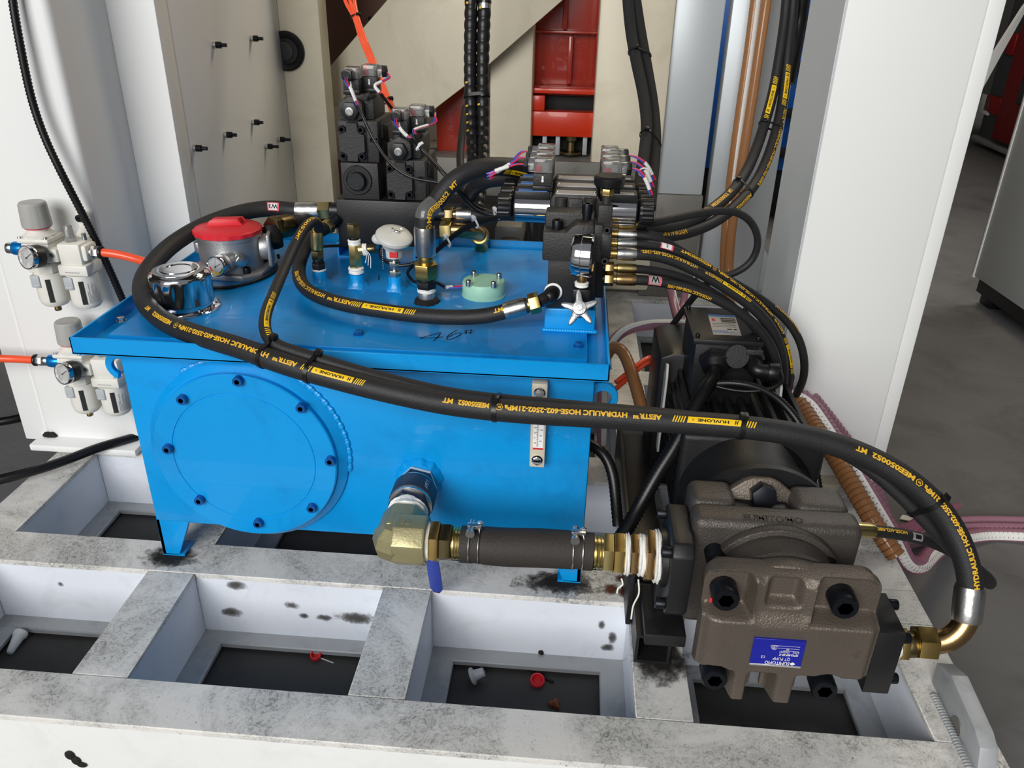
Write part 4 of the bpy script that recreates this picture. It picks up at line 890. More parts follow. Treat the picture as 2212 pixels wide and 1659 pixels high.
b = MB(); b.box(.222, .288, .836, .842, .2175, .2245, bev=.001); b.box(.222, .288, .842, .878, .2175, .221, bev=.001); b.build('seal_plate', 'motor_black', PU)
b = MB(); pr = [(-.052, 0), (.052, 0), (.046, .016), (.022, .034), (.012, .038), (-.012, .038), (-.022, .034), (-.046, .016)]
b.prism(pr, (.256, .858, .212), (1, 0, 0), (0, .25, .97), (0, .016, -.004), bev=.003); br_ = b.build('eye_bracket', 'pump_bronze', PU)
b = MB(); b.hexn((.256, .866, .229), (.256, .843, .236), .0165, rot=.2); b.build('hex_plug', 'dark_bolt', br_)
bm = bmesh.new(); flat_text(bm, 'SUMITOMO', (.222, .7975, .2362), (1, 0, 0), (0, 1, 0), .0085, .070, bold=.01, lift=-.0001, thick=.0005); obj('cast_lettering', bm, 'pump_dark', PU, smooth=False)
bm = bmesh.new(); flat_text(bm, 'P', (.349, .7005, .134), (-1, 0, 0), (0, 0, -1), .010, None, bold=.0, lift=.0, thick=.0012); obj('cast_lettering', bm, 'pump_bronze', PU, smooth=False)
# rating plate, mounted upside down
c0 = U(1630, 1377, y=.6985); c1 = U(1742, 1386, y=.6985); d0 = U(1620, 1430, y=.6985)
ux = (c1-c0); wp = ux.length; ux.normalize(); hp = abs(d0.z-c0.z)+.001; o_ = V((c0.x, .6985, c0.z-hp)); uz = V((0, 0, 1)); uxx = V((1, 0, 0)); o_.z += .0
b = MB(); b.box(o_.x, o_.x+wp, .6975, .7005, o_.z, o_.z+hp, bev=.0004, seg=1); rpz = b.build('rating_plate', 'plate_blue', PU)
b = MB(); b.box(o_.x, o_.x+wp, .6968, .699, o_.z-.0018, o_.z+.0008, bev=.0003, seg=1); b.build('plate_edge', 'label_silver', rpz)
bm = bmesh.new(); right, up = V((-1, 0, 0)), V((0, 0, -1)); yp = .6973
def pt(a, v): return V((o_.x+wp-a*wp, yp, o_.z+v*hp))       # a from the plate's own left, v from its own top
flat_text(bm, 'SUMITOMO', pt(.235, .155), right, up, hp*.125, wp*.48, bold=.015); flat_text(bm, 'QT PUMP', pt(.235, .32), right, up, hp*.115, wp*.34, bold=.0); flat_text(bm, 'C E', pt(.73, .35), right, up, hp*.10, wp*.075, bold=.02)
flat_text(bm, 'QT62-80F-BP-Z', pt(.10, .47), right, up, hp*.075, wp*.37, bold=.03); flat_text(bm, 'S/N', pt(.09, .58), right, up, hp*.075, wp*.12); flat_text(bm, '1702201', pt(.27, .58), right, up, hp*.075, wp*.2)
for k, (a_, w_) in enumerate(((.10, .30), (.10, .55), (.10, .55))):
    q = pt(a_, .60+k*.09); f = bm.faces.new([bm.verts.new(p) for p in (q, q+right*w_*wp, q+right*w_*wp+up*.0004, q+up*.0004)])
flat_text(bm, 'MPa', pt(.55, .68), right, up, hp*.07, wp*.09); flat_text(bm, '80', pt(.30, .68), right, up, hp*.07, wp*.05); flat_text(bm, 'cm3/rev', pt(.52, .77), right, up, hp*.07, wp*.15)
q = pt(.175, .10)
bm.faces.new([bm.verts.new(p) for p in (q+right*-.0035, q+up*.0026, q+right*.0035, q-up*.0026)])
obj('plate_lettering', bm, 'label_white', rpz, smooth=False)
# suction flange on the left side
b = MB(); fl_ = [(-.052, -.040), (-.040, -.055), (.040, -.055), (.052, -.040), (.052, .042), (.040, .054), (-.040, .054), (-.052, .042)]
b.prism(fl_, (.137, .803, .166), (0, 1, 0), (0, 0, 1), (.0255, 0, 0), bev=.003); b.cyl((.130, .803, .168), (.140, .803, .168), .037, seg=40); b.build('suction_flange', 'block_black', PU)
for y, z in ((.765, .205), (.838, .208), (.765, .127), (.838, .127)): cap_screw('flange_screw', (.1365, y, z), (-1, 0, 0), .0072, .011, PU, 'dark_bolt')
# discharge block on the right side
b = MB(); b.prism([(.706, .066), (.775, .066), (.775, .158), (.706, .158)], (.3665, 0, 0), (0, 1, 0), (0, 0, 1), (.030, 0, 0), bev=.0012); b.build('discharge_block', 'block_black', PU)
for y, z in ((.762, .152), (.716, .144), (.716, .082), (.762, .082)): cap_screw('block_screw', (.3968, y, z), (1, 0, 0), .0065, .0095, PU, 'dark_bolt')
PO = V((.3968, .738, .115))
nut_stack([('tape_ring', 'tape', 0, .010, .0185, 'ptfe'), ('port_hex', 'hex', .0095, .0185, .0205, 'brass'), ('tube_ring', 'cyl', .018, .0285, .0155, 'dark_zinc')], PO, (1, 0, 0), PU)
# ---------------------------------------------------------------- bell housing and motor
MO = thing('electric_motor', 'black square bodied electric motor with terminal box and bell housing behind the pump', 'motor', (PX, 1.1, 0))
b = MB(); b.lathe([(.06, 0), (.101, 0), (.101, .010), (.088, .014), (.0865, .020), (.0865, .072), (.094, .088), (.094, .0885), (.06, .0885)], (PX-.003, .8815, PZ), (0, 1, 0), 72); b.build('bell_housing', 'motor_black', MO)
b = MB(); b.box(PX-.100, PX+.098, .9705, .988, PZ-.098, PZ+.094, bev=.010, seg=3); b.build('motor_flange', 'motor_black', MO)
b = MB(); b.box(PX-.088, PX+.088, .989, 1.185, PZ-.088, PZ+.075, bev=.004)
for i in range(9): x = PX-.08+i*.02; b.box(x-.0035, x+.0035, .995, 1.185, PZ+.073, PZ+.090, bev=.0008, seg=1)
for s in (-1, 1):
    for i in range(7): z = PZ-.07+i*.022; b.box(PX+s*.087-.006, PX+s*.087+.006, .995, 1.185, z-.003, z+.003, bev=.0008, seg=1)
b.build('finned_body', 'motor_black', MO)
b = MB(); x0 = U(1428, 738, y=1.2).x; b.prism([(x0, .02), (PX+.105, .02), (PX+.105, .24), (PX+.09, .268), (x0+.02, .270), (x0, .262)], (0, 1.19, 0), (1, 0, 0), (0, 0, 1), (0, .13, 0), bev=.004); b.build('fan_housing', 'plastic_black', MO)
p = U(1447, 760, y=1.17); b = MB(); b.prism([(1.165, .10), (1.185, .10), (1.187, .235), (1.18, .258), (1.168, .262), (1.160, .24)], (p.x-.003, 0, 0), (0, 1, 0), (0, 0, 1), (.004, 0, 0), bev=.0008, seg=1); b.build('side_lug', 'gray_cast', MO)
b = MB(); b.prism([(1.10, .10), (1.12, .10), (1.127, .25), (1.117, .268), (1.104, .262), (1.098, .24)], (.326, 0, 0), (0, 1, 0), (0, 0, 1), (.004, 0, 0), bev=.0008, seg=1); b.build('side_lug', 'gray_cast', MO)
# terminal box
fl0, fr0, bl0 = U(1500, 733, y=1.095), U(1650, 743, y=1.095), U(1484, 662, y=1.19)
tz = fl0.z; x0, x1 = fl0.x, fr0.x; y0 = 1.095; y1 = U(1484, 662, z=tz).y
b = MB(); b.box(x0+.004, x1-.004, y0+.006, y1-.003, PZ+.0755, tz-.006, bev=.002); tb = b.build('terminal_box', 'motor_black', MO)
b = MB(); b.box(x0-.001, x1+.001, y0, y1, tz-.008, tz, bev=.0015); ld = b.build('box_lid', 'motor_black', MO)
for u_, v_ in ((.06, .08), (.94, .08), (.06, .93), (.94, .93)): cap_screw('lid_screw', (x0+u_*(x1-x0), y0+v_*(y1-y0), tz), Z3, .0034, .005, ld)
lp = [U(x, y, z=tz+.0004) for x, y in ((1529, 679), (1588, 682), (1602, 725), (1541, 723))]
b = MB(); b.quad(*lp); lbl = b.build('rating_label', 'label_silver', tb)
def lq(u_, v_): return lp[0].lerp(lp[1], u_).lerp(lp[3].lerp(lp[2], u_), v_)+V((0, 0, .0003))
b = MB(); b.quad(lq(0, 0), lq(1, 0), lq(1, .09), lq(0, .09), mi=1); b.quad(lq(.02, .8), lq(.55, .8), lq(.55, .83), lq(.02, .83), mi=1); b.quad(lq(.02, .86), lq(.8, .86), lq(.8, .88), lq(.02, .88), mi=1)
b.quad(lq(.10, .2), lq(.18, .2), lq(.22, .33), lq(.08, .33), mi=2)
for v_ in (.17, .25, .33): b.quad(lq(.42, v_), lq(.95, v_), lq(.95, v_+.045), lq(.42, v_+.045))
for v_ in (.44, .52, .60): b.quad(lq(.06, v_), lq(.9, v_), lq(.9, v_+.012), lq(.06, v_+.012))
b.quad(lq(.55, .70), lq(.72, .70), lq(.72, .74), lq(.55, .74)); b.quad(lq(.78, .70), lq(.9, .70), lq(.9, .74), lq(.78, .74))
b.build('label_printing', ['ink_black', 'label_blue', 'label_red'], lbl)
gl = U(1545, 772, y=y0+.004); ax = V((-.08, -.86, -.5)).normalized()
nut_stack([('gland_nut', 'hex', 0, .014, .024, 'plastic_black'), ('gland_dome', 'cone', .0135, .024, (.021, .017), 'cable_black')], gl, ax, tb)
q = U(1592, 770, y=y0-.012); b = MB(); b.cyl(q+V((0, .016, -.004)), q+V((0, .002, -.001)), .013, seg=24); b.lathe([(0, 0), (.0172, 0), (.0178, .001), (.0172, .0025), (0, .0028)], q, (.12, -.96, .3), 36); b.box(q.x+.012, q.x+.036, q.y-.002, q.y+.001, q.z+.004, q.z+.012, bev=.001); b.sphere(q+V((-.016, -.001, -.010)), .0045, 1, .5, 1); b.build('plug_cap', 'cast_black', tb)
e0 = U(1622, 775, y=y0+.002); e1 = U(1634, 800, y=y0-.020); e2 = U(1676, 806, y=y0-.022)
b = MB(); b.tube(smooth(spline([e0, e0.lerp(e1, .6), e1, e1.lerp(e2, .35), e2], .002), 4), .0115, 20); b.cyl(e0.lerp(e1, -.05), e0.lerp(e1, .35), .0155, seg=24, bev=.001); b.cyl(e1.lerp(e2, .55), e2+(e2-e1)*.1, .0148, seg=10, bev=.001); b.build('elbow_connector', 'cable_black', tb)
# rail and feet under the motor and pump
MR = thing('motor_rail', 'black square tube rail with an open end under the pump and motor', 'rail', (.15, 1.0, 0))
b = sq_tube(.112, .158, .792, 1.34, .0005, .047, .004); b.build('rail_tube', 'block_black', MR)
b = MB(); b.box(.120, .172, .775, .87, .0475, .066, bev=.002); b.box(.134, .1625, .82, .875, .0665, .110, bev=.003); b.build('foot_bracket', 'block_black', MR)
b = MB(); b.box(.104, .1115, .86, 1.30, .0005, .085, bev=.0015); b.box(.112, .158, .90, 1.30, .0475, .056, bev=.0015); b.build('side_angle', 'block_black', MR)
b = MB(); b.box(.373, .418, .89, 1.26, .0005, .047, bev=.003); b.build('rear_rail', 'block_black', MR)
# ---------------------------------------------------------------- suction line from the tank to the pump
SY, SZ = .803, .168
BV = thing('ball_valve', 'dark steel ball valve with blue lever screwed into the tank front', 'valve', (-.1955, .90, .170))
o = V((-.1955, TY0-.0005, .170))
b = MB(); b.lathe([(.0335, 0), (.0325, .003), (.030, .006), (.028, .009), (.022, .009)], o, (0, -1, 0), 72, wob=lambda a, h: 1+(.035*math.sin(9*a)+.03*math.sin(14*a+1))*(h < .007)); b.build('weld_collar', 'tank_blue', BV)
nut_stack([('tape_ring', 'hex', .009, .017, .0275, 'ptfe'), ('valve_end', 'hex', .016, .028, .0285, 'valve_gray'), ('steel_ring', 'cyl', .0275, .032, .0288, 'steel'), ('valve_barrel', 'cyl', .0315, .062, .0305, 'valve_gray'), ('steel_ring', 'cyl', .0615, .067, .0295, 'steel'), ('valve_end', 'hex', .066, .078, .0285, 'valve_gray'), ('tape_ring', 'tape', .0775, .095, .0262, 'ptfe')], o, (0, -1, 0), BV)
bm = bmesh.new(); flat_text(bm, '1"PN', o+V((.0225, -.040, .0222)), (0, -1, -.0), (-.72, 0, .72), .006, None, bold=.0, lift=.0006); obj('cast_lettering', bm, 'label_white', BV, smooth=False)
b = MB(); b.cyl(o+V((.012, -.047, -.026)), o+V((.016, -.047, -.038)), .008, seg=16); b.build('valve_stem', 'steel', BV)
b = MB(); hp_ = [(-.0085, 0), (.0085, 0), (.0095, -.036), (.0092, -.072), (.004, -.081), (-.005, -.079), (-.0088, -.070), (-.009, -.036)]
hq = U(932, 1212, y=.862); b.prism(hp_, hq+V((0, 0, .006)), (1, 0, 0), (-.03, -.25, 1), (0, .0035, 0), bev=.0012); b.build('lever_handle', 'handle_blue', BV)
ELB = thing('pipe_elbow', 'olive plated steel elbow joining the ball valve to the suction hose', 'elbow', (-.196, SY, SZ))
ce = V((-.1955, SY, SZ))
b = MB(); b.prism([(-.029, -.010), (-.012, -.028), (.012, -.028), (.029, -.010), (.029, .012), (.014, .028), (-.014, .028), (-.029, .012)], ce+V((0, .040, 0)), (1, 0, 0), (0, 0, 1), (0, -.045, 0), bev=.003)
b.prism([(-.0305, -.012), (-.014, -.0292), (.014, -.0292), (.0305, -.012), (.0305, .012), (.014, .0292), (-.014, .0292), (-.0305, .012)], ce+V((-.006, 0, 0)), (0, 1, 0), (0, 0, 1), (.042, 0, 0), bev=.003)
b.sphere(ce+V((-.004, -.002, 0)), .0305, 1, 1, .93, u=8, v=6); b.build('elbow_body', 'olive_zinc', ELB, 18)
bm = bmesh.new(); flat_text(bm, '32', ce+V((.004, -.006, .0290)), (1, 0, 0), (0, 1, 0), .0085, thick=.0006); obj('cast_mark', bm, 'olive_zinc', ELB, smooth=False)
def xs(u): return -.115+(u-1000)/1733
SH = thing('suction_hose', 'short thick black suction hose held by two double wire clamps below the tank', 'hose', (-.03, SY, SZ))
for nm, kd, u0, u1, r, m in (('tape_ring', 'tape', 903, 932, .0235, 'ptfe'), ('hex_nut', 'hex', 929, 951, .0275, 'brass'), ('hex_nut', 'hex', 951, 977, .0245, 'dark_zinc'), ('barb_neck', 'cyl', 974, 985, .0185, 'yellow_zinc')):
    nut_stack([(nm, kd, 0, (u1-u0)/1733, r, m)], V((xs(u0), SY, SZ)), (1, 0, 0), SH)
P = [V((xs(u), SY, SZ+d)) for u, d in ((996, -.001), (1040, -.001), (1090, -.0015), (1140, 0), (1190, .001), (1240, .001), (1282, 0))]
sh = Path(P, .004)
b = MB(); b.tube(sh.P, lambda k, n: .0232+.0012*math.sin(PI*k/n)-.0008*(abs(k/n-.12) < .03 or abs(k/n-.86) < .03), 32); b.build('hose_sleeve', 'rubber_worn', SH)
for s0, s1 in ((978, 996), (1282, 1306)):
    b = MB(); x = xs(s0); L = xs(s1)-x; b.lathe([(.010, 0), (.019, 0), (.0205, L*.1), (.0205, L*.25), (.0195, L*.3), (.021, L*.4), (.0205, L*.6), (.0195, L*.65), (.0205, L*.75), (.020, L), (.010, L)], (x, SY, SZ), (1, 0, 0), 36); b.build('barb', 'yellow_zinc', SH)
for uu in (1026, 1249):
    x = xs(uu); b = MB()
    for dx in (-.0055, .0065): b.tube([V((x+dx, SY+.0245*math.cos(a), SZ+.0245*math.sin(a))) for a in [2*PI*i/40 for i in range(41)]], .0010, 8)
    cl = b.build('wire_clamp', 'steel', SH)
    b = MB(); b.cyl((x-.004, SY-.012, SZ+.027), (x-.004, SY+.010, SZ+.0275), .0038, seg=14); b.cyl((x-.004, SY-.016, SZ+.0268), (x-.004, SY-.012, SZ+.027), .0058, seg=18); b.box(x-.009, x+.009, SY-.004, SY+.004, SZ+.0245, SZ+.031, bev=.001); b.hexn((x+.006, SY+.002, SZ+.028), (x+.006, SY+.007, SZ+.028), .0045); b.build('clamp_screw', 'steel', cl)
for nm, kd, u0, u1, r, m in (('union_nut', 'hex', 1303, 1326, .0255, 'yellow_zinc'), ('union_nut', 'hex', 1326, 1349, .0275, 'brass'), ('tape_ring', 'tape', 1348, 1361, .0255, 'ptfe'), ('hex_nipple', 'hex', 1361, 1378, .0275, 'bronze_pipe'), ('tape_ring', 'tape', 1377, 1394, .0258, 'ptfe'), ('reducer_hex', 'hex', 1393, 1411, .0345, 'bronze_pipe'), ('tape_ring', 'tape', 1410, 1425, .0325, 'ptfe')):
    nut_stack([(nm, kd, 0, (u1-u0)/1733, r, m)], V((xs(u0), SY, SZ)), (1, 0, 0), SH)
for u0, L_ in ((1345, .02), (1381, .06)):
    q = V((xs(u0), SY-.02, SZ-.022)); b = MB(); b.tube(spline([q, q+V((.002, -.004, -L_*.3)), q+V((-.003, -.003, -L_*.65)), q+V((-.004, -.004, -L_))], .003), .0011, 8); b.build('loose_tape_end', 'ptfe', SH)
# ---------------------------------------------------------------- hoses
def PP(*q): return [U(x, y, y=d) for x, y, d in q]
def hose(name, label, pts, R, group=None, m='rubber_black', cat='hose', seg=20, step=.006, upto=None):
    P = Path(pts, step); mid = P.at(P.len/2)[0]
    t = thing(name, label, cat, mid, group); b = MB(); b.tube(P.P if upto is None else P.sub(0, P.near(*upto)), R, seg); b.build('hose_tube', m, t); return t, P
def end_ferrule(t, P, R, a, b, m='ferrule_steel', gap=.0, seg=28, nm='ferrule'):
    """crimped sleeve over the stretch a..b of the hose's path"""
    s = P.sub(a, b); n = len(s); q = MB()
    pts = [s[0]]+[s[0].lerp(s[-1], i/7) for i in range(1, 7)]+[s[-1]]
    q.tube(pts, lambda k, n_: R*(.95 if k in (0, n_-1) else 1.0+.012*(k % 2)), seg); q.build(nm, m, t)
def end_nut(t, p0, p1, r, m, nm='hex_nut'):
    b = MB(); b.hexn(p0, p1, r, rot=.25); b.build(nm, m, t)
def end_rod(t, p0, p1, r, m, nm='nipple'):
    b = MB(); b.cyl(p0, p1, r, seg=24); b.build(nm, m, t)
def texts(t, P, R, items, h, fac, bold=.03):
    for it in items:
        bm = bmesh.new()
        if it[0] == 'MA': hexmark(bm, P, R, it[1], h*1.15, fac, it[2] if len(it) > 2 else -1)
        else: hose_text(bm, P, R, it[0], it[1], it[2], h*(it[3] if len(it) > 3 else 1), fac, bold)
        obj('hose_lettering' if it[0] != 'MA' else 'hexagon_mark', bm, 'print_yellow', t, smooth=False)
def sticker(t, P, R, pc, w_, h_, fac, txt, mats=('label_white', 'label_pink', 'ink_black'), d=-1, rot=0):
    s = P.near(*pc); W = Wrap(P, R, s, d, fac); bm = bmesh.new()
    for (a, b_, c, e, mi, lf) in ((-w_/2, w_/2, -h_/2, h_/2, 1, .0004), (-w_*.36, w_*.40, -h_*.38, h_*.42, 0, .0007)):
        tt = bmesh.new(); rect(tt, a, b_, c, e); wrap_mesh(bm, tt, W, lf, hh=h_*.6, ux=.004)
        bm.faces.ensure_lookup_table()
        for f in bm.faces:
            if not f.tag: f.material_index = mi; f.tag = True
    me, x0, x1, y0, y1 = glyphs(txt, .02); tt = bmesh.new(); tt.from_mesh(me); k = h_*.5/(y1-y0)
    for v in tt.verts: v.co = V(((v.co.x-(x0+x1)/2)*k, (v.co.y-(y0+y1)/2)*k, 0))
    if rot: bmesh.ops.rotate(tt, verts=tt.verts, matrix=Matrix.Rotation(rot, 3, 'Z'))
    wrap_mesh(bm, tt, W, .001, hh=h_*.5)
    for f in bm.faces:
        if not f.tag: f.material_index = 2
    return obj('paper_sticker', bm, list(mats), t, smooth=False)
GH = 'black hydraulic hoses'
FF = (-.15, -.80, .60)
# the long front hose from the left manifold round the breather and across to the pump
R1 = .0138
MP = PP((716, 454, 1.355), (690, 454, 1.355), (640, 455, 1.352), (590, 450, 1.343), (540, 455, 1.325), (480, 472, 1.29), (425, 495, 1.25), (370, 530, 1.20), (330, 570, 1.145), (308, 610, 1.09), (312, 650, 1.035), (338, 682, .993), (375, 705, .963), (420, 722, .935), (470, 737, .911), (520, 752, .893), (580, 774, .876), (640, 794, .866), (700, 811, .859), (780, 832, .852), (860, 851, .846), (960, 871, .840), (1060, 884, .835), (1170, 893, .830), (1280, 899, .828), (1400, 907, .828), (1500, 914, .828), (1600, 922, .828), (1700, 935, .828), (1790, 956, .828), (1870, 985, .825), (1940, 1022, .818), (2000, 1068, .808), (2045, 1120, .796), (2077, 1180, .780), (2094, 1240, .766), (2097, 1290, .756), (2093, 1328, .748), (2084, 1352, .742), (2066, 1376, .738), (2040, 1388, .737), (2012, 1389, .738))
t, P = hose('hydraulic_hose', 'longest thick black hose curving round the chrome breather and across the tank to the pump', MP, R1, None, seg=28, upto=(2097, 1300))
HMAIN = P
s_a, s_b = P.near(716, 454), P.near(641, 455)
end_ferrule(t, P, .0152, P.near(692, 454), s_b)
p0, T0 = P.at(.001); end_nut(t, p0, P.at(.022)[0], .0165, 'yellow_zinc'); end_rod(t, P.at(.02)[0], P.at(.03)[0], .0125, 'brass')
b = MB(); b.cyl(V((-.3985, p0.y, p0.z)), p0+V((.001, 0, 0)), .0135, seg=20); b.build('adapter', 'plastic_black', t)
f0, f1 = P.near(2097, 1262), P.near(2092, 1336)
end_ferrule(t, P, .0168, f0, f1)
b = MB(); b.tube(P.sub(f1-.004, P.len), .0136, 24); b.build('bent_pipe', 'bronze_pipe', t)
e = P.at(P.len)[0]; q = V((PO.x+.0285, e.y, e.z)); b = MB(); b.hexn(q, q+V((.022, 0, 0)), .0205, rot=.3); b.build('hex_nut', 'brass', t)
FT = (.0, -.72, .70)
it = [('AESTR™', (640, 789), (588, 772)), ('HY', (586, 776), (571, 772)), ('HYDRAULIC HOSE-602-2502-21MPa', (584, 776), (404, 712)), ('MA', (394, 706)), ('MEE050052', (387, 703), (345, 683)), ('MT', (340, 680), (329, 673))]
texts(t, P, R1, [('AESTR™', (646, 796), (600, 782)), ('HYDRAULIC HOSE-602-2502-21MPa', (586, 777), (405, 717)), ('MA', (395, 712)), ('MEE050052', (387, 709), (345, 686)), ('MT', (339, 682), (329, 674)),
    ('AESTR™', (1431, 909), (1368, 905)), ('HYDRAULIC HOSE-602-2502-21MPa', (1353, 904), (1096, 887)), ('MA', (1081, 885)), ('MEE050052', (1064, 884), (991, 874)), ('MT', (982, 873), (961, 870)),
    ('HYDRAULIC HOSE-602-2502-21MPa', (2118, 1258), (1984, 1055)), ('MA', (1969, 1043)), ('MEE050052', (1955, 1034), (1871, 985)), ('MT', (1859, 980), (1835, 970))], .0056, FT, .045)
hose_tag(t, P, R1, (789, 834), (664, 801), .0074, FT); hose_tag(t, P, R1, (1622, 924), (1447, 910), .0074, FT)
sticker(t, P, R1, (590, 450), .020, .015, (0, -.85, .5), 'W3', d=1)
# the thinner hose: up from the leftmost lid fitting, along the long hose and back to the pump
R2 = .0078
top = EL.location
q0 = top+V((0, 0, .034))
SP = [q0, q0+V((0, 0, .012)), q0+V((-.001, 0, .035))]+PP((691, 500, 1.20), (684, 478, 1.185), (668, 479, 1.165), (650, 505, 1.14), (632, 540, 1.11), (612, 585, 1.065), (592, 632, 1.01), (575, 675, .955), (572, 710, .915), (583, 738, .894), (612, 752, .888), (650, 764, .882), (700, 780, .876), (780, 804, .871), (860, 825, .866), (960, 848, .860), (1060, 862, .856), (1170, 872, .852), (1280, 882, .85), (1400, 892, .85), (1500, 902, .85), (1600, 914, .85), (1700, 934, .848), (1790, 963, .84), (1860, 1000, .83), (1920, 1048, .822), (1970, 1096, .815), (2012, 1140, .81), (2050, 1180, .81), (2090, 1215, .815), (2122, 1240, .83), (2138, 1256, .855), (2132, 1258, .885), (2105, 1228, .90), (2065, 1196, .905), (2010, 1170, .90), (1950, 1155, .885), (1900, 1148, .872), (1860, 1144, .864), (1826, 1143, .860))
t2, P2 = hose('hydraulic_hose', 'thinner black hose rising from the leftmost lid fitting and tied along the long front hose', SP, R2, None, seg=18)
HSM = P2
end_ferrule(t2, P2, .0098, .001, .030, 'yellow_zinc'); 
end_ferrule(t2, P2, .0098, P2.len-.040, P2.len-.011, 'yellow_zinc')
pe, Te = P2.at(P2.len); end_rod(t2, P2.at(P2.len-.012)[0], pe-Te*.002, .008, 'brass'); end_nut(t2, P2.at(P2.len-.005)[0], pe+Te*.009, .0105, 'bronze_pipe')
b = MB(); b.hexn(pe+Te*.008, pe+Te*.018, .0095); b.build('adapter', 'plastic_black', t2)
texts(t2, P2, R2, [('MEE050052', (675, 497), (660, 517)), ('MT', (658, 522), (655, 530)), ('HOSE-602-0802', (1950, 1152), (1882, 1140))], .0042, (.25, -.5, .8))
hose_tag(t2, P2, R2, (590, 643), (588, 738), .0065, (.55, -.6, .6))
sticker(t2, P2, R2, (1975, 1163), .018, .010, (0, -.75, .65), '-', ('label_silver', 'label_silver', 'ink_black'))
def tie(pos, label, pa, pb, ra, rb, w_=.0055, m='cable_black', group=None):
    """cable tie around two neighbouring tubes: an oval strap and a square head"""
    (ca, Ta), (cb, Tb) = pa, pb; T = Ta.normalized(); d = cb-ca; d = d-T*d.dot(T)
    if d.length < 1e-4: d = T.orthogonal()*.0001
    L = d.length; ux = d.normalized(); uy = T.cross(ux); loop = []
    phi = math.asin(max(-1, min(1, (ra-rb)/max(L, ra-rb+1e-6))))
    for i in range(13): a = PI/2-phi+(PI+2*phi)*i/12; loop.append((ra*math.cos(a), ra*math.sin(a)))
    for i in range(13): a = -PI/2-phi+(PI-2*phi)*i/12; loop.append((L+rb*math.cos(a), rb*math.sin(a)))
    bm = bmesh.new(); n = len(loop); cx = sum(p[0] for p in loop)/n; ring = []
    for p in loop:
        v2 = V((p[0], p[1])); o = V((p[0]-(0 if p[0] < L/2 else L), p[1])); o = o.normalized() if o.length > 1e-6 else V((1, 0))
        row = []
        for s, h in ((-1, .0002), (-1, .0014), (1, .0014), (1, .0002)):
            q = v2+o*h; row.append(bm.verts.new(ca+ux*q.x+uy*q.y+T*s*w_/2))
        ring.append(row)
    for i in range(n):
        A, B = ring[i], ring[(i+1) % n]
        for k in range(4): bm.faces.new((A[k], A[(k+1) % 4], B[(k+1) % 4], B[k]))
    bmesh.ops.recalc_face_normals(bm, faces=bm.faces)
    root = thing('cable_tie', label, 'cable tie', ca, group); obj('strap', bm, m, root)
    hd = MB(); up = V((0, -.25, 1)); up = (up-T*up.dot(T)).normalized()
    c = (cb if (cb-ca).dot(up) > 0 else ca); rr = rb if (cb-ca).dot(up) > 0 else ra
    X, Y = T, up.cross(T)
    hm = Matrix((X, Y, up)).transposed().to_4x4(); hm.translation = c+up*(rr+.003)
    hd.box(-w_*.85, w_*.85, -.0045, .0045, -.003, .0032, bev=.0008, M=hm); hd.build('tie_head', m, root); return root
for (x, y), lab in (((574, 772), 'black cable tie where the thin hose first meets the long front hose'), ((668, 800), 'black cable tie just left of the left brand band on the front hoses'), ((1070, 884), 'black cable tie on the front hoses above the level gauge'), ((1603, 922), 'black cable tie crossing the right brand band of the front hose'), ((2020, 1085), 'black cable tie where the front hose bends down towards the pump outlet')):
    s = HMAIN.near(x, y); pa = HMAIN.at(s)
    j = min(range(len(HSM.P)), key=lambda k: (HSM.P[k]-pa[0]).length if HSM.L[k] < HSM.len*.86 else 9); tie(None, lab, pa, (HSM.P[j], pa[1]), R1, R2)
# U shaped hose lying over the lid from the left manifold to the right manifold
R3 = .0106
t3, P3 = hose('hydraulic_hose', 'black hose bent in a U across the blue lid to the right manifold', PP((704, 492, 1.30), (690, 500, 1.285), (672, 515, 1.26), (655, 545, 1.22), (645, 580, 1.175), (650, 610, 1.135), (672, 632, 1.10), (710, 648, 1.075), (760, 661, 1.057), (830, 672, 1.04), (900, 681, 1.028), (960, 685, 1.022), (1020, 685, 1.02), (1060, 681, 1.02), (1100, 670, 1.021), (1140, 659, 1.024)), R3, seg=24)
s0, s1 = P3.near(1088, 674), P3.near(1141, 659)
end_ferrule(t3, P3, .0122, s0, s1-.003, 'ferrule_steel')
pe, Te = P3.at(P3.len); end_rod(t3, pe-Te*.006, pe+Te*.004, .0095, 'brass'); end_nut(t3, pe+Te*.002, pe+Te*.017, .0145, 'brass')
kn = U(1188, 640, y=1.034); b = MB(); b.cyl(pe+Te*.016, kn, .0085, .0095, seg=8, bev=.0006); b.sphere(kn, .0105, u=10, v=8); b.cyl(kn, V((kn.x+.004, 1.0465, kn.z+.003)), .0105, seg=20); b.build('elbow', 'plastic_black', t3)
b = MB(); b.lathe([(.0105, 0), (.0125, .001), (.0125, .003), (.0105, .004)], V((kn.x+.004, 1.0465, kn.z+.003)), (0, -1, 0), 24); b.build('tape_ring', 'ptfe', t3)
ps, Ts = P3.at(0); end_nut(t3, ps-Ts*.012, ps+Ts*.002, .0125, 'yellow_zinc'); q = V((-.3985, ps.y+.02, ps.z+.012)); b = MB(); b.cyl(ps-Ts*.011, q, .0105, seg=10); b.build('elbow', 'dark_bolt', t3)
texts(t3, P3, R3, [('AESTR™', (766, 664), (718, 654)), ('HYDRAULIC HOSE-602-1902', (709, 650), (634, 600)), ('MT', (1086, 676), (1071, 680))], .0056, FT, .04)
hose_tag(t3, P3, R3, (904, 683), (770, 667), .0076, FT)
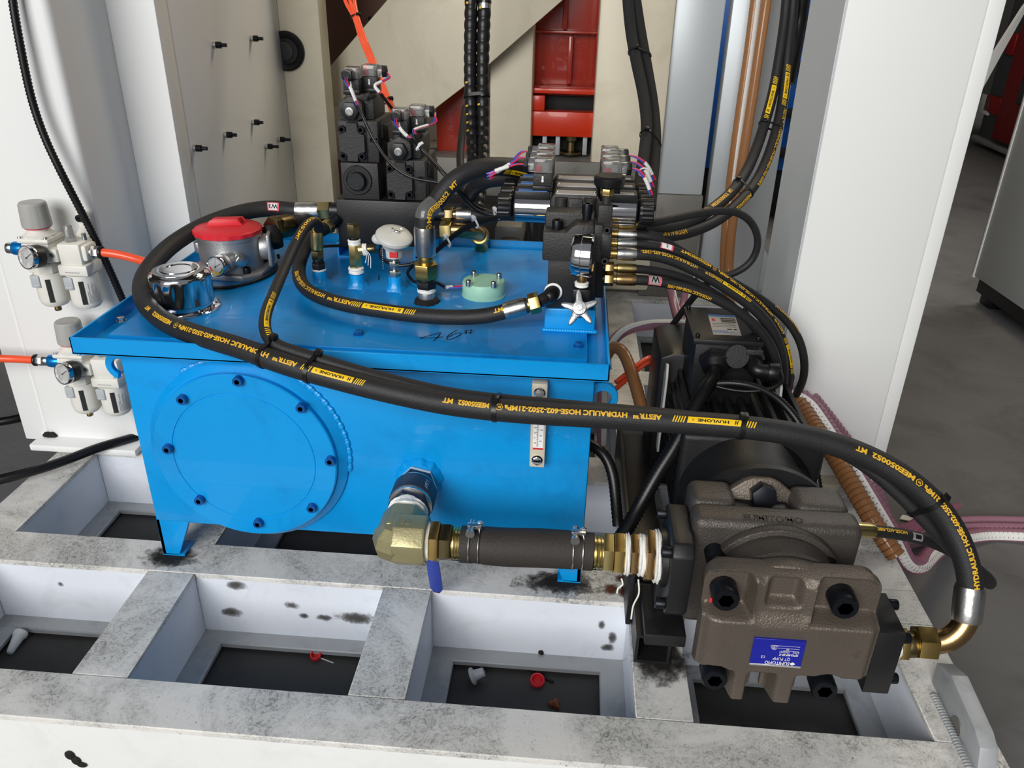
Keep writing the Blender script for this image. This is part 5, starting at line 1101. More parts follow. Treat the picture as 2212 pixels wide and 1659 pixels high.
# riser hose and its fittings
RP_ = U(922, 652, z=LZ); RP_.z = LZ
t4 = thing('riser_hose', 'thick hose rising from the lid in a silver ferrule and arching to the solenoid valves', 'hose', RP_)
b = MB(); b.lathe([(.0195, 0), (.0185, .003), (.016, .006), (.0125, .007)], RP_, seg=48, wob=lambda a, h: 1+.05*math.sin(5*a+1)+.04*math.sin(13*a)); b.build('weld_bead', 'soot', t4)
nut_stack([('weld_socket', 'cyl', .003, .018, .0125, 'alu'), ('tape_ring', 'tape', .016, .024, .0135, 'ptfe'), ('black_nut', 'hex', .023, .035, .0160, 'plastic_black'), ('black_collar', 'cyl', .034, .040, .0155, 'plastic_black'), ('brass_nut', 'hex', .039, .062, .0192, 'brass'), ('brass_neck', 'cyl', .061, .074, .0115, 'brass'), ('ferrule', 'crimp', .073, .118, .0156, 'ferrule_steel')], RP_, Z3, t4)
P4 = Path([RP_+V((0, 0, .105)), RP_+V((0, 0, .125)), RP_+V((.0005, .001, .145))]+PP((934, 452, 1.15), (955, 416, 1.16), (988, 384, 1.17), (1030, 364, 1.185), (1075, 359, 1.20), (1120, 364, 1.225), (1160, 378, 1.27), (1185, 400, 1.32)))
b = MB(); b.tube(P4.P, .0136, 26); b.build('hose_tube', 'rubber_black', t4)
texts(t4, P4, .0142, [('MPa', (931, 530), (932, 505)), ('MA', (933, 490), 1), ('MEE050052', (935, 478), (974, 418)), ('MT', (979, 412), (990, 402))], .0068, (.62, -.7, .25))
b = MB(); b.tube(P4.sub(.026, .052), .0141, 24, cap=False); b.build('clear_tape', 'clear_plastic', t4)
hose_tag(t4, P4, .0136, (1140, 372), (1080, 366), .008, (.2, -.8, -.3))
# second thick hose under the riser arch and the filter hose
t5, P5 = hose('hydraulic_hose', 'black hose passing behind the riser arch towards the solenoid valves', PP((1010, 470, 1.42), (1012, 430, 1.36), (1030, 400, 1.32), (1060, 388, 1.29), (1110, 384, 1.29), (1160, 392, 1.32)), .0125)
t6, P6 = hose('hydraulic_hose', 'thick black hose leaving the red capped return filter towards the left manifold', PP((598, 492, 1.285), (625, 486, 1.31), (660, 482, 1.345), (700, 476, 1.40), (760, 470, 1.46), (830, 470, 1.48)), .0175, seg=24)
end_ferrule(t6, P6, .0192, .002, .030, 'dark_zinc'); pe, Te = P6.at(0); end_nut(t6, pe-Te*.012, pe+Te*.004, .0205, 'dark_zinc'); q = RF.location+V((.066, .019, .040)); b = MB(); b.cyl(q, pe-Te*.011, .0165, seg=24); b.build('adapter', 'plastic_black', t6)
# return pipe and hose on the right face of the left manifold
t7, P7 = hose('hydraulic_hose', 'black hose with a silver ferrule leaving the right face of the left manifold', PP((985, 463, 1.345), (1000, 463, 1.345), (1030, 464, 1.345), (1070, 464, 1.35), (1120, 466, 1.37), (1170, 472, 1.40)), .0095)
end_ferrule(t7, P7, .0112, .001, P7.near(1023, 464)); pe, Te = P7.at(0); end_rod(t7, pe-Te*.005, pe+Te*.002, .0085, 'bronze_pipe'); end_nut(t7, pe-Te*.019, pe-Te*.004, .0125, 'dark_zinc'); b = MB(); b.cyl((-.2395, pe.y, pe.z), pe-Te*.018, .0115, seg=20); b.build('adapter', 'plastic_black', t7)
pp = thing('return_pipe', 'yellow plated bent pipe stub with a hex nut under the silver ferrule behind the lid', 'pipe', U(1000, 498, y=1.33))
pz = Path(PP((975, 497, 1.333), (1000, 497, 1.333), (1018, 499, 1.345), (1034, 506, 1.37), (1040, 520, 1.40), (1040, 540, 1.41)), .003)
b = MB(); b.tube(pz.P, .0125, 24); b.build('bent_pipe', 'bronze_pipe', pp); pe, Te = pz.at(0)
b = MB(); b.hexn(pe-Te*.018, pe+Te*.002, .0180, rot=.3); b.build('hex_nut', 'yellow_zinc', pp); b = MB(); b.hexn(pe-Te*.030, pe-Te*.017, .017, rot=.6); b.cyl((-.2395, pe.y, pe.z), pe-Te*.028, .0125, seg=20); b.build('adapter', 'plastic_black', pp)
b = MB(); q, Tq = pz.at(pz.len*.62); b.cyl(q-Tq*.006, q+Tq*.006, .0165, seg=28, bev=.002); b.build('pipe_collar', 'brass', pp)
# hoses fanning out of the right manifold, over the motor and down behind it
XR = .0505
def fan(label, first, pts, R, Rf, m, y0, hexm=None, **kw):
    p0 = U(*first, y=y0); P_ = [V((p0.x, y0, p0.z)), V((p0.x+.012, y0, p0.z)), V((p0.x+.026, y0, p0.z))]+PP(*pts)
    t, P = hose('hydraulic_hose', label, P_, R, 'hoses fanning out of the right manifold', **kw)
    end_ferrule(t, P, Rf, .0005, .027, m)
    end_rod(t, V((p0.x-.006, y0, p0.z)), V((p0.x+.001, y0, p0.z)), R*.9, 'brass')
    if hexm: end_nut(t, V((p0.x-.0165, y0, p0.z)), V((p0.x-.004, y0, p0.z)), Rf*1.18, hexm)
    b = MB(); b.cyl((XR-.004, y0, p0.z), (p0.x-(.016 if hexm else .005), y0, p0.z), Rf*.8, seg=18); b.build('adapter', 'plastic_black' if hexm else 'brass', t)
    return t, P
FR_ = (.25, -.6, .75)
fan('topmost hose of the right manifold, looping round in front of the gray post', (1335, 484), [(1400, 483, 1.135), (1440, 476, 1.15), (1490, 465, 1.17), (1540, 457, 1.19), (1585, 457, 1.21), (1620, 476, 1.225), (1638, 515, 1.235), (1632, 552, 1.24), (1608, 580, 1.24), (1570, 596, 1.235), (1545, 602, 1.235), (1500, 640, 1.30), (1440, 720, 1.36)], .0056, .0066, 'brass', 1.13)
ta, Pa = fan('second hose from the top of the right manifold, ending outermost beside the white pillar', (1334, 506), [(1400, 509, 1.125), (1440, 525, 1.135), (1490, 555, 1.145), (1540, 585, 1.155), (1585, 611, 1.165), (1630, 637, 1.175), (1668, 664, 1.18), (1702, 695, 1.185), (1726, 733, 1.19), (1737, 775, 1.20), (1737, 810, 1.21), (1726, 842, 1.225), (1700, 880, 1.245)], .0064, .0075, 'ferrule_steel', 1.125)
texts(ta, Pa, .0064, [('HYDRAULIC HOSE', (1672, 664), (1722, 722))], .0048, (.45, -.35, .8))
tb_, Pb = fan('third hose from the top of the right manifold with a white and pink sticker', (1333, 526), [(1395, 527, 1.11), (1438, 535, 1.115), (1475, 549, 1.12), (1515, 570, 1.125), (1560, 598, 1.13), (1605, 631, 1.135), (1645, 665, 1.14), (1675, 702, 1.148), (1694, 742, 1.155), (1704, 785, 1.165), (1704, 825, 1.18), (1694, 865, 1.20)], .0064, .0077, 'ferrule_steel', 1.105)
texts(tb_, Pb, .0064, [('AESTR™', (1683, 722), (1669, 690)), ('HYDRAULIC HOSE-602-1002-40MPa', (1664, 683), (1546, 588)), ('MA', (1536, 581)), ('MEE050052', (1528, 576), (1486, 554)), ('MT', (1480, 551), (1467, 545))], .0044, FR_)
hose_tag(tb_, Pb, .0064, (1710, 800), (1688, 728), .0055, (.2, -.75, .6))
sticker(tb_, Pb, .0064, (1442, 536), .019, .0095, (0, -.7, .7), 'S')
tc_, Pc = fan('thickest hose of the right manifold with a wide silver ferrule', (1332, 548), [(1400, 550, 1.085), (1444, 559, 1.09), (1500, 583, 1.095), (1550, 611, 1.10), (1606, 648, 1.105), (1640, 677, 1.11), (1666, 709, 1.118), (1684, 750, 1.13), (1692, 795, 1.145), (1690, 840, 1.165)], .0078, .0095, 'ferrule_steel', 1.08)
texts(tc_, Pc, .0078, [('AESTR™', (1541, 607), (1517, 593)), ('HYDRAULIC HOSE-602-1302-', (1504, 585), (1377, 548))], .0046, FR_); hose_tag(tc_, Pc, .0078, (1616, 656), (1545, 608), .0056, FR_)
fan('thin hose between the thickest hose and the lowest hose of the right manifold', (1332, 579), [(1390, 582, 1.09), (1440, 590, 1.10), (1490, 606, 1.11), (1540, 632, 1.115), (1590, 668, 1.12), (1630, 708, 1.13), (1655, 752, 1.14), (1665, 800, 1.16), (1660, 850, 1.19)], .0060, .0072, 'yellow_zinc', 1.085, 'bronze_pipe')
td_, Pd = fan('lowest hose of the right manifold with a large gray and pink sticker', (1331, 603), [(1395, 605, 1.07), (1430, 610, 1.075), (1480, 620, 1.08), (1525, 636, 1.085), (1570, 658, 1.09), (1612, 686, 1.095), (1648, 720, 1.102), (1670, 758, 1.11), (1680, 800, 1.125), (1678, 845, 1.145)], .0071, .0085, 'bronze_pipe', 1.066, 'bronze_pipe')
sticker(td_, Pd, .0071, (1416, 608), .019, .0165, (0, -.75, .65), 'W', ('label_silver', 'label_pink', 'ink_black'))
hose_text(bmq := bmesh.new(), Pd, .0071, 'HYDRAULIC HOSE-602-1002', (1530, 640), (1440, 612), .0045, (0, -.95, -.2)); obj('hose_lettering', bmq, 'print_yellow', td_, smooth=False)
# two hoses climbing to the upper right
GU = 'hoses climbing to the upper right'
tu, Pu = hose('hydraulic_hose', 'left one of the two lettered hoses climbing to the top right', PP((1385, 492, 1.30), (1440, 492, 1.38), (1490, 478, 1.46), (1540, 450, 1.53), (1580, 415, 1.59), (1612, 370, 1.65), (1636, 315, 1.70), (1655, 255, 1.74), (1672, 190, 1.78), (1686, 110, 1.81), (1697, 30, 1.84), (1704, -60, 1.86)), .0108, GU)
hose_tag(tu, Pu, .0108, (1650, 270), (1677, 168), .0095, (-.2, -.9, .3)); texts(tu, Pu, .0108, [('MEE050052', (1532, 455), (1567, 428)), ('MT', (1570, 425), (1577, 417)), ('MA', (1524, 460), 1), ('40MPa', (1499, 472), (1516, 464))], .0074, (-.25, -.8, .5))
tv, Pv = hose('hydraulic_hose', 'right one of the two lettered hoses climbing to the top right', PP((1390, 508, 1.30), (1440, 510, 1.38), (1500, 498, 1.46), (1555, 472, 1.53), (1602, 432, 1.59), (1638, 385, 1.65), (1664, 325, 1.70), (1682, 262, 1.74), (1694, 195, 1.78), (1703, 110, 1.81), (1712, 30, 1.84), (1718, -60, 1.86)), .0108, GU)
hose_tag(tv, Pv, .0108, (1699, 140), (1688, 232), .0095, (.1, -.95, .2)); texts(tv, Pv, .0108, [('AESTR™', (1687, 240), (1682, 268)), ('HYDRAULIC HOSE-602-1902-40MPa', (1681, 272), (1615, 395)), ('MEE050052', (1602, 415), (1572, 443))], .0074, (.55, -.75, .1))
texts(tv, Pv, .0108, [('HYDRAULIC', (1470, 480), (1420, 500))], .0085, (0, -.8, .5))
for x, y, lb in ((1650, 268, 'upper'), (1590, 392, 'lower')):
    s = Pu.near(x, y); pa = Pu.at(s); j = min(range(len(Pv.P)), key=lambda k: (Pv.P[k]-pa[0]).length); tie(None, '%s black tie around the two hoses climbing to the top right' % lb, pa, (Pv.P[j], pa[1]), .0108, .0108, .004)
b = MB(); b.tube(spline(PP((1735, -60, 1.9), (1732, 0, 1.9), (1726, 50, 1.9), (1715, 110, 1.88), (1700, 180, 1.86))), .016, 16); single('black_sleeve', b, 'cable_black', 'wide black sleeve at the very top beside the white pillar', 'sleeve')
# ---------------------------------------------------------------- tubes, conduits and cables
def tubething(name, label, cat, pts, R, m, group=None, seg=14, corr=0, pitch=.005, step=.006):
    P = Path(pts, step); b = MB()
    if corr: corr_tube(b, P, R, pitch, corr, seg)
    else: b.tube(P.P, R, seg)
    o = single(name, b, m, label, cat, group, ang=50 if not corr else 80); return o, P
# spiral wrapped hoses
for i, (pts, lb) in enumerate(((((1020, -60, 1.80), (1017, 60, 1.78), (1016, 150, 1.76), (1018, 240, 1.73), (1022, 330, 1.68), (1024, 400, 1.62), (1020, 450, 1.56)), 'left'), (((1050, -60, 1.80), (1046, 30, 1.785), (1043, 120, 1.765), (1043, 220, 1.735), (1043, 300, 1.70), (1043, 360, 1.65), (1038, 400, 1.61), (1032, 450, 1.56)), 'right'))):
    P = Path(PP(*pts), .0025, 20); b = MB(); per = .0215
    b.tube(P.P, lambda k, n: .0138*(.86+.14*abs(math.sin(PI*P.L[min(k, len(P.L)-1)]/per))**.7), 20)
    t = thing('spiral_wrapped_hose', '%s one of two black hoses in spiral guard hanging before the cream brace' % lb, 'hose', P.at(.2)[0], 'spiral wrapped hoses'); b.build('spiral_guard', 'cable_black', t, ang=60)
    if i == 1: b = MB(); b.tube([P.at(0)[0], P.at(.04)[0], P.at(P.near(1048, 18))[0]], .0135, 24); b.build('ferrule', 'ferrule_steel', t)
    SPW = P if i == 0 else SPW; SPW2 = P
    bm = bmesh.new()
    for v in ((8, 180, 232, 250, 268, 286) if i == 0 else (20, 228)):
        s = P.near(1018 if i == 0 else 1043, v); W = Wrap(P, .0137, s, 1, (-.5, -.85, .1)); tt = bmesh.new(); rect(tt, -.0015, .0022, -.003, .003); wrap_mesh(bm, tt, W, .0006, hh=.004)
    obj('yellow_print', bm, 'print_yellow', t, smooth=False)
for y, lb in ((208, 'upper'), (405, 'lower')):
    pa = SPW.at(SPW.near(1018, y)); pb = SPW2.at(SPW2.near(1043, y)); tie(None, '%s black tie round the two spiral wrapped hoses' % lb, pa, (pb[0], pa[1]), .0140, .0140, .007)
tubething('black_hose', 'plain black hose hanging left of the spiral wrapped hoses', 'hose', PP((1006, 230, 1.86), (998, 290, 1.82), (994, 340, 1.77), (998, 390, 1.70), (1004, 450, 1.60)), .0085, 'rubber_black')
# sleeved cable looms upper right
for pts, lb in ((((1352, -60, 1.80), (1362, 60, 1.76), (1374, 130, 1.72), (1390, 205, 1.67), (1397, 270, 1.62), (1393, 320, 1.57), (1386, 370, 1.50), (1380, 420, 1.42)), 'left'), (((1364, -60, 1.81), (1382, 60, 1.78), (1398, 150, 1.74), (1411, 230, 1.69), (1416, 300, 1.63), (1413, 350, 1.58), (1408, 400, 1.52), (1404, 450, 1.45)), 'right')):
    o, P = tubething('sleeved_loom', '%s one of two black fabric sleeved looms hanging in front of the cream right upright' % lb, 'cable', PP(*pts), .0112, 'fabric_sleeve', 'sleeved looms'); SLV = P if lb == 'left' else SLV; SLV2 = P
for y, lb in ((112, 'upper'), (290, 'lower')):
    pa = SLV.at(SLV.near(1375, y)); pb = SLV2.at(SLV2.near(1390, y)); tie(None, '%s black tie round the two sleeved looms' % lb, pa, (pb[0], pa[1]), .0118, .0118, .004)
# orange air tubes
for k, (dx, lb) in enumerate(((-6, 'left'), (3, 'middle'), (11, 'right'))):
    sp = 1.5 if k != 1 else 1
    tubething('air_tube', '%s one of three bright orange air tubes running down behind the tall valve' % lb, 'tube', PP((744+dx*1.3, -60, 1.75), (752+dx*1.2, 0, 1.73), (768+dx*.45, 38, 1.70-.004*k), (783+dx*.6, 85, 1.66), (806+dx*.55, 140, 1.61-.004*k), (828+dx*.5, 195, 1.56), (846+dx*.45, 235, 1.52), (862+dx*.4, 275, 1.49)), .0038, 'orange_tube', 'orange air tubes', 12)
for (px, py, yy, lb) in ((768, 38, 1.70, 'upper'), (838, 219, 1.54, 'lower')):
    c = U(px, py, y=yy); T = (U(px+22, py+55, y=yy-.04)-c).normalized(); tie(None, '%s small black tie round the orange air tubes' % lb, (c-V((.004, 0, 0)), T), (c+V((.005, 0, 0)), T), .0050, .0050, .003)
# left corrugated conduit and cables
tubething('corrugated_conduit', 'black corrugated conduit running down the white column past the air regulators', 'conduit', PP((22, -60, 1.225), (27, 0, 1.222), (45, 105, 1.218), (70, 220, 1.215), (98, 300, 1.212), (132, 372, 1.21), (172, 450, 1.215), (205, 515, 1.22), (240, 590, 1.225), (268, 655, 1.23), (300, 730, 1.24)), .0066, 'cable_black', None, 14, .0012, .0052)
def onz(*q): return [U(x, y, z=z) for x, y, z in q]
tubething('power_cable', 'thick black cable crossing the left beam of the base frame', 'cable', onz((-120, 1066, .012), (0, 1036, .02), (70, 1018, .020), (140, 995, .020), (210, 968, .024), (290, 945, .02), (400, 915, .012)), .0085, 'cable_black')
tubething('floor_cable', 'black cable lying on the floor left of the white column', 'cable', onz((-150, 925, FLZ+.009), (0, 911, FLZ+.009), (50, 901, FLZ+.009), (110, 880, FLZ+.009)), .009, 'cable_black')
# motor conduits
g0 = gl+V((-.0015, -.016, -.010))
tubething('corrugated_conduit', 'thicker corrugated conduit leaving the large gland of the motor terminal box', 'conduit', [g0, g0+V((-.002, -.012, -.009))]+PP((1524, 838, 1.045), (1505, 872, 1.025), (1480, 920, 1.0), (1455, 968, .985), (1425, 1015, .97), (1398, 1062, .955), (1375, 1105, .945), (1352, 1145, .94), (1330, 1178, .95)), .0112, 'cable_black', None, 18, .0018, .0062)
tubething('corrugated_conduit', 'thinner corrugated conduit running right over the motor and down behind the pump', 'conduit', PP((1548, 828, 1.06), (1575, 826, 1.055), (1620, 832, 1.05), (1665, 850, 1.045), (1702, 882, 1.035), (1730, 920, 1.02), (1750, 962, 1.005), (1760, 1005, .99), (1768, 1055, .97), (1778, 1110, .95), (1800, 1170, .93)), .0062, 'cable_black', None, 14, .0011, .0048)
tubething('sensor_lead', 'thin glossy lead looping from the elbow connector of the motor', 'cable', PP((1684, 802, 1.07), (1694, 815, 1.06), (1690, 832, 1.05), (1660, 842, 1.045), (1620, 846, 1.045), (1580, 843, 1.05), (1545, 834, 1.055)), .0028, 'cable_black')
tubething('corrugated_conduit', 'black conduit arching down between the tank and the motor rail', 'conduit', PP((1268, 958, 1.02), (1290, 965, 1.01), (1312, 990, 1.0), (1325, 1030, .985), (1330, 1080, .97), (1335, 1135, .955)), .0085, 'cable_black', None, 14, .0009, .006)
# brown ribbed hoses by the gray post and their run over the floor
def ribbed(name, label, pts, R, m, group, stripe='ptfe', fac=(-.6, -.8, 0), pitch=.0075, rib=.0007):
    P = Path(pts, .008); t = thing(name, label, 'hose', P.at(P.len/2)[0], group); b = MB(); corr_tube(b, P, R, pitch, rib, 14); b.build('hose_wall', m, t, ang=70)
    if rib > .001:
        n = int(P.len/pitch); F = frames(P.P); pts = []
        for i in range(n*10):
            sl = P.len*i/(n*10); k = min(range(max(0, int(i/(n*10)*len(F))-12), min(len(F), int(i/(n*10)*len(F))+13)), key=lambda q: abs(P.L[q]-sl)); p_ = P.at(sl)[0]; a = 2*PI*i/10
            pts.append(p_+(F[k][2]*math.cos(a)+F[k][3]*math.sin(a))*(R+.0001))
        b = MB(); b.tube(pts, .00075, 4); tag(b.build('coil_rib', 'rib_brown' if m == 'amber_hose' else 'rib_pink', t), kind='stuff')
    if stripe:
        W = Wrap(P, R, 0, 1, fac); bm = bmesh.new(); tt = bmesh.new(); rect(tt, .002, P.len-.002, -R*.55, R*.55); wrap_mesh(bm, tt, W, .0003, hh=R*.6, ux=.012, cuts=(-.6, 0, .6)); obj('white_stripe', bm, stripe, t)
    return t, P
GB = 'brown ribbed hoses'
ribbed('ribbed_hose', 'left brown ribbed hose with a white stripe running down the gray post', PP((1640, -60, 2.15), (1632, 0, 2.15), (1618, 110, 2.14), (1602, 220, 2.13), (1588, 320, 2.12), (1577, 410, 2.11), (1568, 500, 2.10), (1566, 600, 2.08), (1585, 700, 2.0)), .0125, 'amber_hose', GB, fac=(.5, -.9, 0))
ribbed('ribbed_hose', 'right brown ribbed hose with a white edge running down the gray post', PP((1664, -60, 2.13), (1656, 0, 2.13), (1640, 110, 2.12), (1624, 220, 2.11), (1608, 320, 2.10), (1594, 410, 2.09), (1580, 500, 2.08), (1574, 600, 2.06), (1580, 700, 1.98)), .0125, 'amber_hose', GB, None)
GP = 'purple and brown hoses on the frame'
ribbed('ribbed_hose', 'left of two purple ribbed hoses standing behind the motor terminal box', PP((1448, 620, 1.75), (1454, 650, 1.72), (1464, 690, 1.66), (1474, 730, 1.6), (1476, 790, 1.58)), .0105, 'pink_hose', GP, fac=(.7, -.7, 0))
ribbed('ribbed_hose', 'right of two purple ribbed hoses standing behind the motor terminal box', PP((1484, 625, 1.75), (1477, 660, 1.72), (1470, 695, 1.66), (1470, 730, 1.6)), .0105, 'pink_hose', GP, fac=(.7, -.7, 0))
ribbed('ribbed_hose', 'pink ribbed hose curving from the tank corner to the motor terminal box', PP((1300, 960, 1.42), (1305, 800, 1.42), (1318, 745, 1.45), (1345, 715, 1.47), (1390, 704, 1.46), (1440, 702, 1.42), (1500, 704, 1.37)), .0105, 'pink_hose', GP, fac=(.2, -.6, .8))
ribbed('ribbed_hose', 'brown ribbed hose arching down beside the right lifting hook', PP((1300, 800, 1.36), (1312, 758, 1.37), (1332, 745, 1.36), (1350, 765, 1.34), (1364, 805, 1.31), (1378, 850, 1.27), (1390, 900, 1.24)), .0115, 'amber_hose', GP, None)
for k, lb in ((0, 'upper'), (1, 'lower')):
    tubething('air_tube', '%s one of two orange tubes lying beside the motor behind the lifting hook' % lb, 'tube', PP((1330, 826+k*14, 1.30), (1360, 802+k*12, 1.32), (1385, 782+k*10, 1.34), (1405, 770+k*9, 1.36), (1412, 785+k*8, 1.38)), .0045, 'orange_tube', 'orange tubes beside the motor', 12)
GF = 'ribbed hoses beside the pillar foot'
zf = .012
ribbed('ribbed_hose', 'leftmost brown ribbed hose slanting past the pillar foot', [V((.33, 1.24, .17))]+PP((1722, 865, 1.235), (1748, 905, 1.20), (1790, 965, 1.14), (1830, 1030, 1.085), (1868, 1095, 1.04), (1900, 1150, 1.01), (1935, 1200, .99)), .0145, 'amber_hose', GF, None, pitch=.009, rib=.0013)
ribbed('ribbed_hose', 'white striped ribbed hose slanting past the pillar foot onto the floor', [V((.345, 1.24, .19))]+PP((1742, 862, 1.24), (1775, 905, 1.215), (1815, 965, 1.165), (1858, 1035, 1.115), (1900, 1105, 1.08), (1935, 1165, 1.07), (1960, 1215, 1.08), (1985, 1222, 1.10), (2020, 1190, 1.17), (2070, 1165, 1.26), (2130, 1155, 1.30), (2230, 1158, 1.30)), .0145, 'pink_hose', GF, fac=(-.3, -.8, .4), pitch=.009, rib=.0013)
ribbed('ribbed_hose', 'second brown ribbed hose between the striped hoses at the pillar foot', PP((1765, 905, 1.235), (1805, 965, 1.19), (1842, 1030, 1.14), (1875, 1090, 1.10), (1905, 1145, 1.075)), .0145, 'amber_hose', GF, None, pitch=.009, rib=.0013)
ribbed('ribbed_hose', 'rightmost pink ribbed hose at the pillar foot turning right over the floor', PP((1752, 862, 1.255), (1790, 910, 1.25), (1832, 965, 1.24), (1870, 1020, 1.23), (1900, 1085, 1.20), (1918, 1140, 1.17), (1950, 1150, 1.20), (2010, 1120, 1.32), (2080, 1098, 1.42), (2150, 1092, 1.46), (2240, 1096, 1.46)), .0145, 'pink_hose', GF, fac=(-.5, -.8, .2), pitch=.009, rib=.0013)
ribbed('ribbed_hose', 'upper of two purple ribbed hoses crossing the floor at the right edge', onz((1940, 1160, FLZ+.03), (1990, 1150, FLZ+.012), (2040, 1130, FLZ+.012), (2110, 1124, FLZ+.012), (2240, 1126, FLZ+.012)), .0095, 'pink_hose', GF, None)
ribbed('ribbed_hose', 'lower of two purple ribbed hoses crossing the floor at the right edge', onz((1950, 1180, FLZ+.03), (2000, 1165, FLZ+.012), (2050, 1145, FLZ+.012), (2120, 1139, FLZ+.012), (2240, 1141, FLZ+.012)), .0095, 'pink_hose', GF, None)
b = MB(); q = U(1943, 1122, z=FLZ+.002); b.prism([(0, 0), (.075, -.022), (.082, -.008), (.01, .014)], q, (1, 0, 0), (0, 1, 0), (0, 0, .002)); single('paper_strip', b, 'ptfe', 'white strip of paper lying on the floor right of the pillar foot', 'paper')
# control cables of the left valves
def lead(label, wires, jacket, sleeve, R=.0026):
    """red and blue cores, a white marker sleeve and a black jacket"""
    t = thing('control_cable', label, 'cable', wires[0]); W0 = Path(wires, .003, 3)
    for k, m in ((-1, 'wire_blue'), (1, 'wire_red')):
        b = MB(); b.tube([p+V((k*.0016, -.0008, 0)) for p in W0.P], .0012, 8); b.build('core', m, t)
    b = MB(); b.tube(W0.sub(W0.len*sleeve[0], W0.len*sleeve[1]), .0029, 10); b.build('marker_sleeve', 'tie_white', t)
    if jacket: b = MB(); b.tube(Path([wires[-1]]+jacket, .005).P, R, 10); b.build('jacket', 'cable_black', t)
    return t
(gs1, gs2), (gt1, gt2) = WIRES[0], WIRES[1]
lead('cable from the front connector of the taller left valve sweeping down to the riser hose', [gt1-V((0, -.004, 0)), gt1+V((.001, -.006, -.010))]+PP((758, 192, 1.30), (766, 212, 1.30), (773, 228, 1.30)), PP((785, 255, 1.29), (803, 293, 1.285), (825, 330, 1.275), (848, 358, 1.265), (885, 383, 1.26), (920, 390, 1.26), (945, 394, 1.26)), (.55, .88))
lead('cable from the rear connector of the taller left valve running behind the shorter valve', [gt2-V((.004, 0, 0)), gt2+V((.005, 0, -.008))]+PP((808, 186, 1.36), (815, 194, 1.36), (822, 202, 1.36)), PP((845, 232, 1.37), (858, 248, 1.38), (880, 275, 1.39)), (.5, .95))
lead('cable from the front connector of the shorter left valve', [gs1-V((0, -.004, 0)), gs1+V((.001, -.006, -.010))]+PP((865, 278, 1.30), (874, 290, 1.30), (887, 298, 1.30)), PP((905, 315, 1.32), (930, 345, 1.31), (960, 378, 1.29), (985, 408, 1.30), (1010, 440, 1.32), (1045, 462, 1.33), (1090, 464, 1.33)), (.6, .9))
lead('cable from the rear connector of the shorter left valve', [gs2-V((.004, 0, 0)), gs2+V((.004, -.004, -.014))]+PP((893, 283, 1.33), (897, 290, 1.33)), PP((912, 322, 1.33), (940, 352, 1.33), (968, 382, 1.31), (1000, 420, 1.33), (1040, 452, 1.345), (1095, 458, 1.345)), (.5, .9))
# thin cables around the lid
tubething('sensor_cable', 'thin black cable from the temperature sensor passing behind the riser fitting', 'cable', PP((822, 532, 1.22), (818, 548, 1.21), (826, 562, 1.195), (850, 574, 1.185), (880, 574, 1.185), (905, 565, 1.19), (930, 548, 1.20)), .0026, 'cable_black')
tubething('switch_cable', 'black cable of the mint green level switch curving round the riser fitting', 'cable', [U(962, 621, z=LZ+.012), U(925, 620, z=LZ+.012)+V((0, .03, 0)), U(900, 612, z=LZ+.006), U(884, 598, z=LZ+.006), U(880, 585, z=LZ+.006), U(895, 572, z=LZ+.02), U(915, 562, z=LZ+.05)+V((0, -.05, 0))], .0026, 'cable_black')
t = thing('switch_leads', 'red and blue leads with white sleeve plugged into the mint green switch', 'cable', U(980, 618, z=LZ+.012))
for k, m in ((0, 'wire_red'), (1, 'wire_blue')):
    b = MB(); b.tube(spline([U(960, 621, z=LZ+.012), U(978, 620+k*2, z=LZ+.012), U(998, 617+k*4, z=LZ+.012), U(1006, 618+k*2, z=LZ+.012)], .003), .0013, 8); b.build('core', m, t)
b = MB(); b.tube([U(963, 621, z=LZ+.0125), U(977, 619, z=LZ+.0125)], .0028, 10); b.build('marker_sleeve', 'tie_white', t)
tubething('sensor_cable', 'thin black cable lying on the lid between the breather and the return filter', 'cable', onz((452, 622, LZ+.003), (490, 622, LZ+.003), (530, 614, LZ+.003), (570, 600, LZ+.003), (600, 580, LZ+.003), (625, 556, LZ+.003)), .0026, 'cable_black')
tubething('sensor_cable', 'thin black cable running behind the lid fittings past the square tube rest', 'cable', PP((655, 541, 1.24), (690, 533, 1.25), (730, 531, 1.27), (770, 532, 1.28), (800, 534, 1.28)), .0024, 'cable_black')
GC = 'thin cables gathered right of the left manifold'
for k, lb in enumerate(('upper', 'middle', 'lower')):
    tubething('signal_cable', '%s black cable of the bunch tied beside the silver ferrule' % lb, 'cable', PP((1200, 468+k*5, 1.30), (1150, 465+k*5, 1.30), (1095, 464+k*4, 1.29), (1060, 470+k*3, 1.28), (1020, 482+k*3, 1.265), (985, 502+k*3, 1.25), (960, 524+k*3, 1.235), (942, 540+k*2, 1.22)), .0027, 'cable_black', GC, 10)
for (px, py, yy, lb) in ((1072, 462, 1.285, 'white tie holding the bunch of thin cables right of the silver ferrule'), (1026, 480, 1.268, 'white tie near the nut of the return pipe'), (966, 520, 1.238, 'white tie on the thin cables beside the riser ferrule')):
    c = U(px, py, y=yy); T = (U(px-20, py+12, y=yy-.01)-c).normalized(); tie(None, lb, (c, T), (c+V((0, 0, -.004)), T), .0062, .0062, .003, 'tie_white')
c = U(905, 318, y=1.318); T = (U(925, 340, y=1.312)-c).normalized(); tie(None, 'white tie on the cables of the shorter left valve', (c, T), (c+V((.002, 0, -.004)), T), .0042, .0042, .003, 'tie_white')
